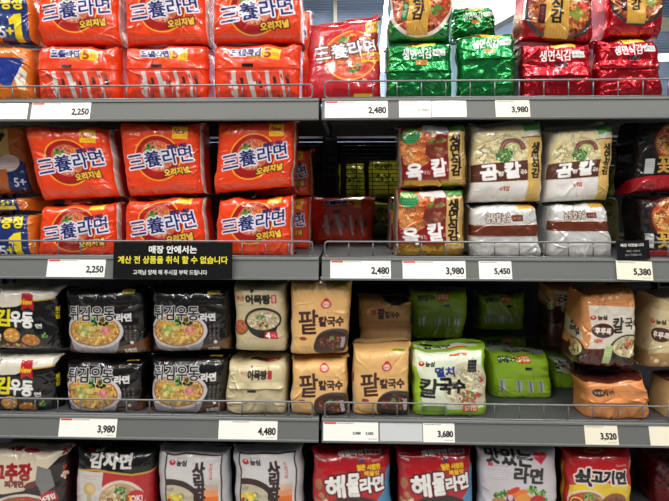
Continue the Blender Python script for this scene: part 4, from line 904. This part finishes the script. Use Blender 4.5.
B('ramen', (127, 200, 205, 197, 209, None, 123, None), .012, 'orange-red ramen pack standing on the second shelf behind the black notice', g1, shelf=Z2, voff=10, patches=NEWP, **ro)
B('ramen', (217, 199, 293, 196, 294, None, 214, None), .012, 'orange-red ramen pack with bright silver side, right of the black notice', g1, shelf=Z2, voff=10, patches=NEWP, **ro)
for k, (x0, x1, y0, y1) in enumerate(((64, 112, 146, 196), (125, 190, 146, 196), (252, 312, 148, 196))):
    B('ramen', (x0, y0, x1, y0, x1 + 1, y1, x0, y1), .18, ['orange-red ramen pack of the rear row, behind the tilted ramen pack', 'orange-red ramen pack of the rear row, behind the upper middle pack', 'dim upper ramen pack of the rear row, just left of the bay joint'][k], step=2.2, crease=10)
    B('ramen', (x0, y1 + 1.5, x1, y1 + 1.5, x1, None, x0, None), .18, ['orange-red ramen pack of the rear row, lower, left of the black notice', 'orange-red ramen pack of the rear row, lower, behind the black notice', 'dim lower ramen pack of the rear row, just left of the bay joint'][k], shelf=Z2, step=2.2, crease=10)
# --- second shelf, right bay
B('ramen_side', (309, 197, 376, 197, 374, None, 312, None), .33, 'dim orange ramen pack at the back of the empty second shelf gap', g2, shelf=Z2, T=.12, patches=[FS[1], FS[2]], lobes=5, lobe_y=26, lobe_a=2.2, crease=22, mpow=4, npow=4)
gk = dict(mat_=FILM, crease=32, camp=1.2, amp=1.2, top_seal=8)
BKP = [FP(3, -2, 23, 16, 'round_badge', 'green round NEW badge'), FP(52, 8, 71, 62, 'side_strip', 'tan vertical strip with black lettering')]
B('bk', (397, 126, 467, 124, 468, 187, 399, 189), .012, 'gold and dark red noodle pack, upper of the stacked pair', 'gold noodle packs', patches=BKP, **gk)
B('bk', (395, 189.5, 465, 189, 465, None, 394, None), .011, 'gold and dark red noodle pack, lower of the stacked pair', 'gold noodle packs', shelf=Z2, patches=BKP, **gk)
B('bk', (404, 150, 455, 150, 455, 194, 404, 194), .18, 'gold noodle pack in the back row behind the upper gold pack', step=2.2, crease=8); B('bk', (388, 197, 450, 197, 450, None, 388, None), .18, 'gold noodle pack in the back row behind the lower gold pack', shelf=Z2, step=2.2, crease=8)
bp = dict(mat_=MATTE, crease=26, camp=1.2, amp=1.3, top_seal=9, seal_dir=(-.1, 1))
BOP = [FP(59, 12, 75.5, 76, 'side_strip', 'noodle coloured vertical strip with black lettering'), FP(54, -10, 79, 4, 'corner_band', 'green corner band')]
B('bo', (471, 127, 543, 121, 545, 202, 470, 203), .012, 'white noodle pack with green chives picture, left one of two', 'white beef bone noodle packs, face out', patches=BOP, **bp)
B('bo', (548, 129, 612, 125, 614, 200, 547, 203), .012, 'white noodle pack with green chives picture, right one of two', 'white beef bone noodle packs, face out', patches=BOP, **bp)
bq = dict(mat_=FILM, crease=36, camp=1.3, amp=1.4, facet=.35, rc=.05, lobes=3, lobe_y=35, lobe_a=3.0)
B('bs', (469, 206, 536, 204, 542, None, 468, None), .012, 'silvery noodle pack with a brown stripe, left, beside the gold pack', 'silvery noodle packs, side out', shelf=Z2, patches=[('brown_stripe', -2, 21, 78, 34, 1.6, None, 'crimped brown stripe')], **bq)
B('bs', (546, 204, 604, 203, 614, None, 547, None), .012, 'silvery noodle pack with a brown stripe, right one of two', 'silvery noodle packs, side out', shelf=Z2, patches=[('brown_stripe', -2, 21, 78, 34, 1.6, None, 'crimped brown stripe')], **bq)
B('yl', (590, 165, 617, 165, 618, 196, 590, 196), .30, 'yellow pack glimpsed at the back right of the white packs', step=2.5, crease=5); B('yl', (588, 198, 618, 198, 619, None, 588, None), .30, 'yellow pack at the back under the glimpsed yellow pack', shelf=Z2, step=2.5, crease=5)
ck = dict(crease=26, camp=1.2, amp=1.2)
B('cr', (634, 122, 706, 120, 708, 192, 628, 194), .055, 'dark noodle pack with noodle bowl, upper of two at right edge', 'dark crab noodle packs', ox=632, patches=[FP(8, 37, 17, 52, 'stock_label', 'white sticker')], **ck)
B('cr', (638, 197, 706, 196, 708, None, 640, None), .012, 'dark noodle pack with noodle bowl, lower of two at right edge', 'dark crab noodle packs', ox=630, shelf=Z2, patches=[FP(8, 37, 17, 52, 'stock_label', 'white sticker')], **ck)
# packs of the next aisle seen through the wire back
zsp = zs(244)
for i, (x0, x1, y0, y1, lb) in enumerate(((338, 366, 163, 199, 'dim yellow-green pack behind the wire back, upper left'), (368, 402, 158, 199, 'dim yellow-green pack behind the wire back, upper right'), (336, 366, 201, 236, 'dim yellow-green pack behind the wire back, lower left'), (368, 404, 201, 236, 'dim yellow-green pack behind the wire back, lower right'))):
    B('yl', (x0, y0, x1, y0, x1, y1 if y1 < 200 else None, x0, y1 if y1 < 200 else None), .60, lb, T=.11, shelf=Z2 if y1 > 200 else None, step=2.5, crease=8, amp=2)
# --- third shelf, left bay
UT = dict(T=.09, mpow=3.4, npow=4.2)
UP = [FP(45, 8, 57, 25, 'ribbon_badge', 'red ribbon New badge')]
B('uw', (-22, 286, 60, 286, 59, 352, -22, 351), .012, 'black noodle pack with white top, upper of two at far left', 'black and white udon packs', ox=-20, patches=UP, crease=28, camp=1.2, **UT)
B('uw', (-22, 353, 58, 355, 58, None, -22, None), .011, 'black noodle pack with white top, lower of two at far left', 'black and white udon packs', ox=-20, shelf=Z3, patches=UP, crease=28, camp=1.2, **UT)
u = dict(T=.09, mpow=3.4, npow=4.2, crease=28, camp=1.1, amp=1.1, top_seal=9, seal_col=(40, 38, 40)); UB = [FP(58, 3, 70, 8, 'promotion_sticker', 'small yellow badge')]
B('ub', (63, 287, 145, 287, 145, 356, 63, 356), .012, 'black ramen pack with noodle bowl picture, upper left of the four', 'black udon ramen packs with bowl pictures', ox=66, patches=UB, **u)
B('ub', (149, 286, 230, 287, 229, 353, 148, 354), .012, 'black ramen pack with noodle bowl picture, upper right of the four', 'black udon ramen packs with bowl pictures', ox=150, patches=UB, **u)
B('ub', (65, 358, 145, 359, 144, None, 64, None), .011, 'black ramen pack with noodle bowl picture, lower left of the four', 'black udon ramen packs with bowl pictures', ox=66, shelf=Z3, voff=9, patches=UB, **u)
B('ub', (149, 356, 227, 356, 225, None, 148, None), .011, 'black ramen pack with noodle bowl picture, lower right of the four', 'black udon ramen packs with bowl pictures', ox=150, shelf=Z3, voff=9, patches=UB, **u)
B('ff', (234, 282, 287, 282, 286, 354, 233, 353), .012, 'beige noodle pack with a black bowl picture, above the creased beige pack', patches=[FP(37, 60, 54, 68.5, 'price_flash', 'red four-pack flash')], mat_=MATTE, crease=20, camp=1.0, top_seal=9, seal_col=(170, 155, 120))
B('fs', (228, 358, 288, 357, 289, None, 225, None), .011, 'creased plain beige noodle pack on the third shelf behind the guard', shelf=Z3, mat_=MATTE, patches=[('seam_flap', 4, 27, 63, 34, 4, None, None)], crease=34, camp=1.7, amp=1.6, rc=.07)
rb = dict(mat_=MATTE, crease=22, camp=1.1, amp=1.2, top_seal=10, seal_dir=(.9, .3), seal_col=(196, 158, 102)); RBP = [FP(42.5, 3, 59.5, 10, 'yellow_label', 'yellow-green four-pack label')]
B('rb', (290, 279, 354, 279, 348, 356, 289, 357), .012, 'tan noodle pack with large brown letter and bean bowl, topmost of three', 'tan red bean noodle packs, face out', patches=RBP, **rb)
B('rb', (291, 357, 347, 357, 350, None, 290, None), .011, 'tan noodle pack with large brown letter, directly under the topmost tan pack', 'tan red bean noodle packs, face out', shelf=Z3, voff=13, patches=RBP, **rb)
B('rb', (352, 345, 410, 342, 410, None, 351, None), .012, 'tan noodle pack with large brown letter, beside the pale green pack', 'tan red bean noodle packs, face out', shelf=Z3, patches=RBP, **rb)
B('rbs', (357, 295, 413, 297, 413, 346, 359, 347), .150, 'tan noodle pack with dark patch on top and small lettering, set back', mat_=MATTE, patches=[('seam_flap', 0, 27, 60, 34, 4, None, None)], crease=30, camp=1.6, rc=.05, T=.12)
# --- third shelf, right bay
B('rb', (357, 350, 413, 350, 413, None, 359, None), .150, 'tan noodle pack of the rear row, under the set back tan pack', shelf=Z3, T=.12, step=2, mat_=MATTE)
an = dict(crease=26, camp=1.1, amp=1.1)
B('an', (412, 348, 486, 344, 488, None, 412, None), .012, 'pale green noodle pack with big black lettering on the third shelf', shelf=Z3, top_seal=9, seal_col=(150, 190, 60), patches=[FP(50, 60, 65, 69, 'price_flash', 'orange five-pack flash')], **an)
B('ans', (487, 348, 548, 352, 553, None, 487, None), .125, 'bright lime green noodle pack right of the pale green pack', 'lime green noodle packs, side out', shelf=Z3, T=.13, patches=[('window', 8, 32, 57, 45, .6, None, 'clear windows onto silvery inner packs'), ('price_flash', 30, 3.5, 45, 15, .5, None, 'orange five-pack flash')], lobes=4, lobe_y=22, lobe_a=2, rc=.06, crease=26)
B('ans', (409, 344, 474, 344, 474, None, 409, None), .215, 'lime green noodle pack in the second row hidden behind the pale green pack', shelf=Z3, T=.13, step=2, rc=.05)
B('ans', (409, 287, 470, 290, 466, 340, 411, 341), .215, 'dim lime green noodle pack above and behind the pale green pack', 'lime green noodle packs, side out', T=.13, patches=[('window', 8, 32, 57, 45, .6, None, 'clear windows onto silvery inner packs')], lobes=4, lobe_y=22, lobe_a=2, rc=.06)
B('ans', (478, 292, 526, 292, 526, 332, 478, 332), .32, 'very dim lime green noodle pack at the back of the third shelf, upper', T=.13, step=2)
B('ans', (478, 334, 526, 334, 526, None, 478, None), .32, 'very dim lime green noodle pack at the back of the third shelf, lower', shelf=Z3, T=.13, step=2)
B('an', (550, 354, 570, 356, 574, None, 552, None), .20, 'dim tan and green noodle pack just left of the lying orange pack', shelf=Z3, T=.12, step=2)
B('sl', (545, 284, 574, 284, 574, 350, 545, 350), .26, 'dim orange noodle pack at the back, left of the large orange noodle pack', step=2, T=.1); B('sl', (545, 352, 574, 352, 574, None, 545, None), .33, 'dim orange noodle pack at the back, lowest, left of the large orange noodle pack', shelf=Z3, step=2, T=.1)
B('sl', (580, 290, 633, 284, 639, 370, 576, 367), .014, 'large puffy orange noodle pack with a white panel and noodle bowl picture', ox=563, mat_=FILM, crease=46, camp=1.9, amp=2.4, ear=.02, rc=.04, top_seal=12, seal_col=(196, 128, 76), patches=[FP(38, 58, 48, 77, 'promotion_sticker', 'pale green slip')])
B('sls', (582, 376, 644, 373, 650, None, 583, None), .012, 'orange noodle pack lying on its back under the large orange noodle pack', ox=573,  shelf=Z3, crease=36, camp=1.6, amp=1.6, T=.11, lobes=3, lobe_y=14, lobe_a=2.5, patches=[('seam_flap', -3, 22, 76, 29, 3, None, None)])
B('slb', (653, 293, 714, 290, 714, 371, 651, 371), .016, 'beige noodle pack with a dark oval and white lettering at the right edge, upper', ox=622, mat_=MATTE, crease=26, camp=1.3)
B('slbs', (666, 376, 726, 374, 726, None, 664, None), .012, 'beige noodle pack lying at the right edge below the upright beige pack', shelf=Z3, mat_=MATTE, crease=30, camp=1.6, T=.11)
# --- lowest shelf
lo = dict(shelf=Z4, T=.085, npow=3.2, mpow=3.2, crease=22, camp=.8, amp=1.3)
B('go', (-26, 447, 68, 447, 68, None, -26, None), .012, 'cream and dark noodle pack with red lettering at the lower left corner', ox=-23, mat_=FILM, ear=.02, **lo)
B('po', (74, 447, 154, 447, 155, None, 74, None), .012, 'red noodle pack with black top and potato picture, lowest shelf', ox=74, top_seal=6, seal_col=(30, 26, 28), **lo)
sg = 'silver-grey noodle packs with vertical lettering'
B('sa', (157, 446, 229, 448, 230, None, 158, None), .012, 'silver-grey noodle pack with vertical lettering, left one of two', sg, ox=158, mat_=MATTE, seal_col=(190, 190, 192), **lo)
B('sa', (232, 446, 303, 446, 303, None, 233, None), .013, 'silver-grey noodle pack with vertical lettering, right one of two', sg, ox=231, mat_=MATTE, seal_col=(190, 190, 192), **lo)
hg = 'red seafood ramen packs'
B('se', (311, 449, 390, 447, 394, None, 312, None), .012, 'red ramen pack with white brushed lettering, left one of two', hg, ox=311, patches=[FP(55, .5, 72, 9.5, 'price_flash', 'white five-pack flash')], **lo)
B('se', (396, 448, 473, 446, 476, None, 398, None), .013, 'red ramen pack with white brushed lettering, right one of two', hg, ox=395, patches=[FP(55, .5, 72, 9.5, 'price_flash', 'white five-pack flash')], **lo)
B('ta', (478, 447, 558, 447, 559, None, 480, None), .012, 'white ramen pack with black lettering, a small red heart and vegetables', ox=475, mat_=MATTE, patches=[FP(57, 7, 71, 19.5, 'heart_mark', 'red heart')], **lo)
B('be', (565, 449, 633, 447, 633, None, 566, None), .012, 'red and yellow beef noodle pack with outlined black lettering', ox=560, **lo)
B('dk', (648, 450, 710, 450, 710, None, 648, None), .11, 'dark red noodle pack set back at the lower right corner', mat_=FILM, shelf=Z4, T=.12, crease=30, camp=1.6)
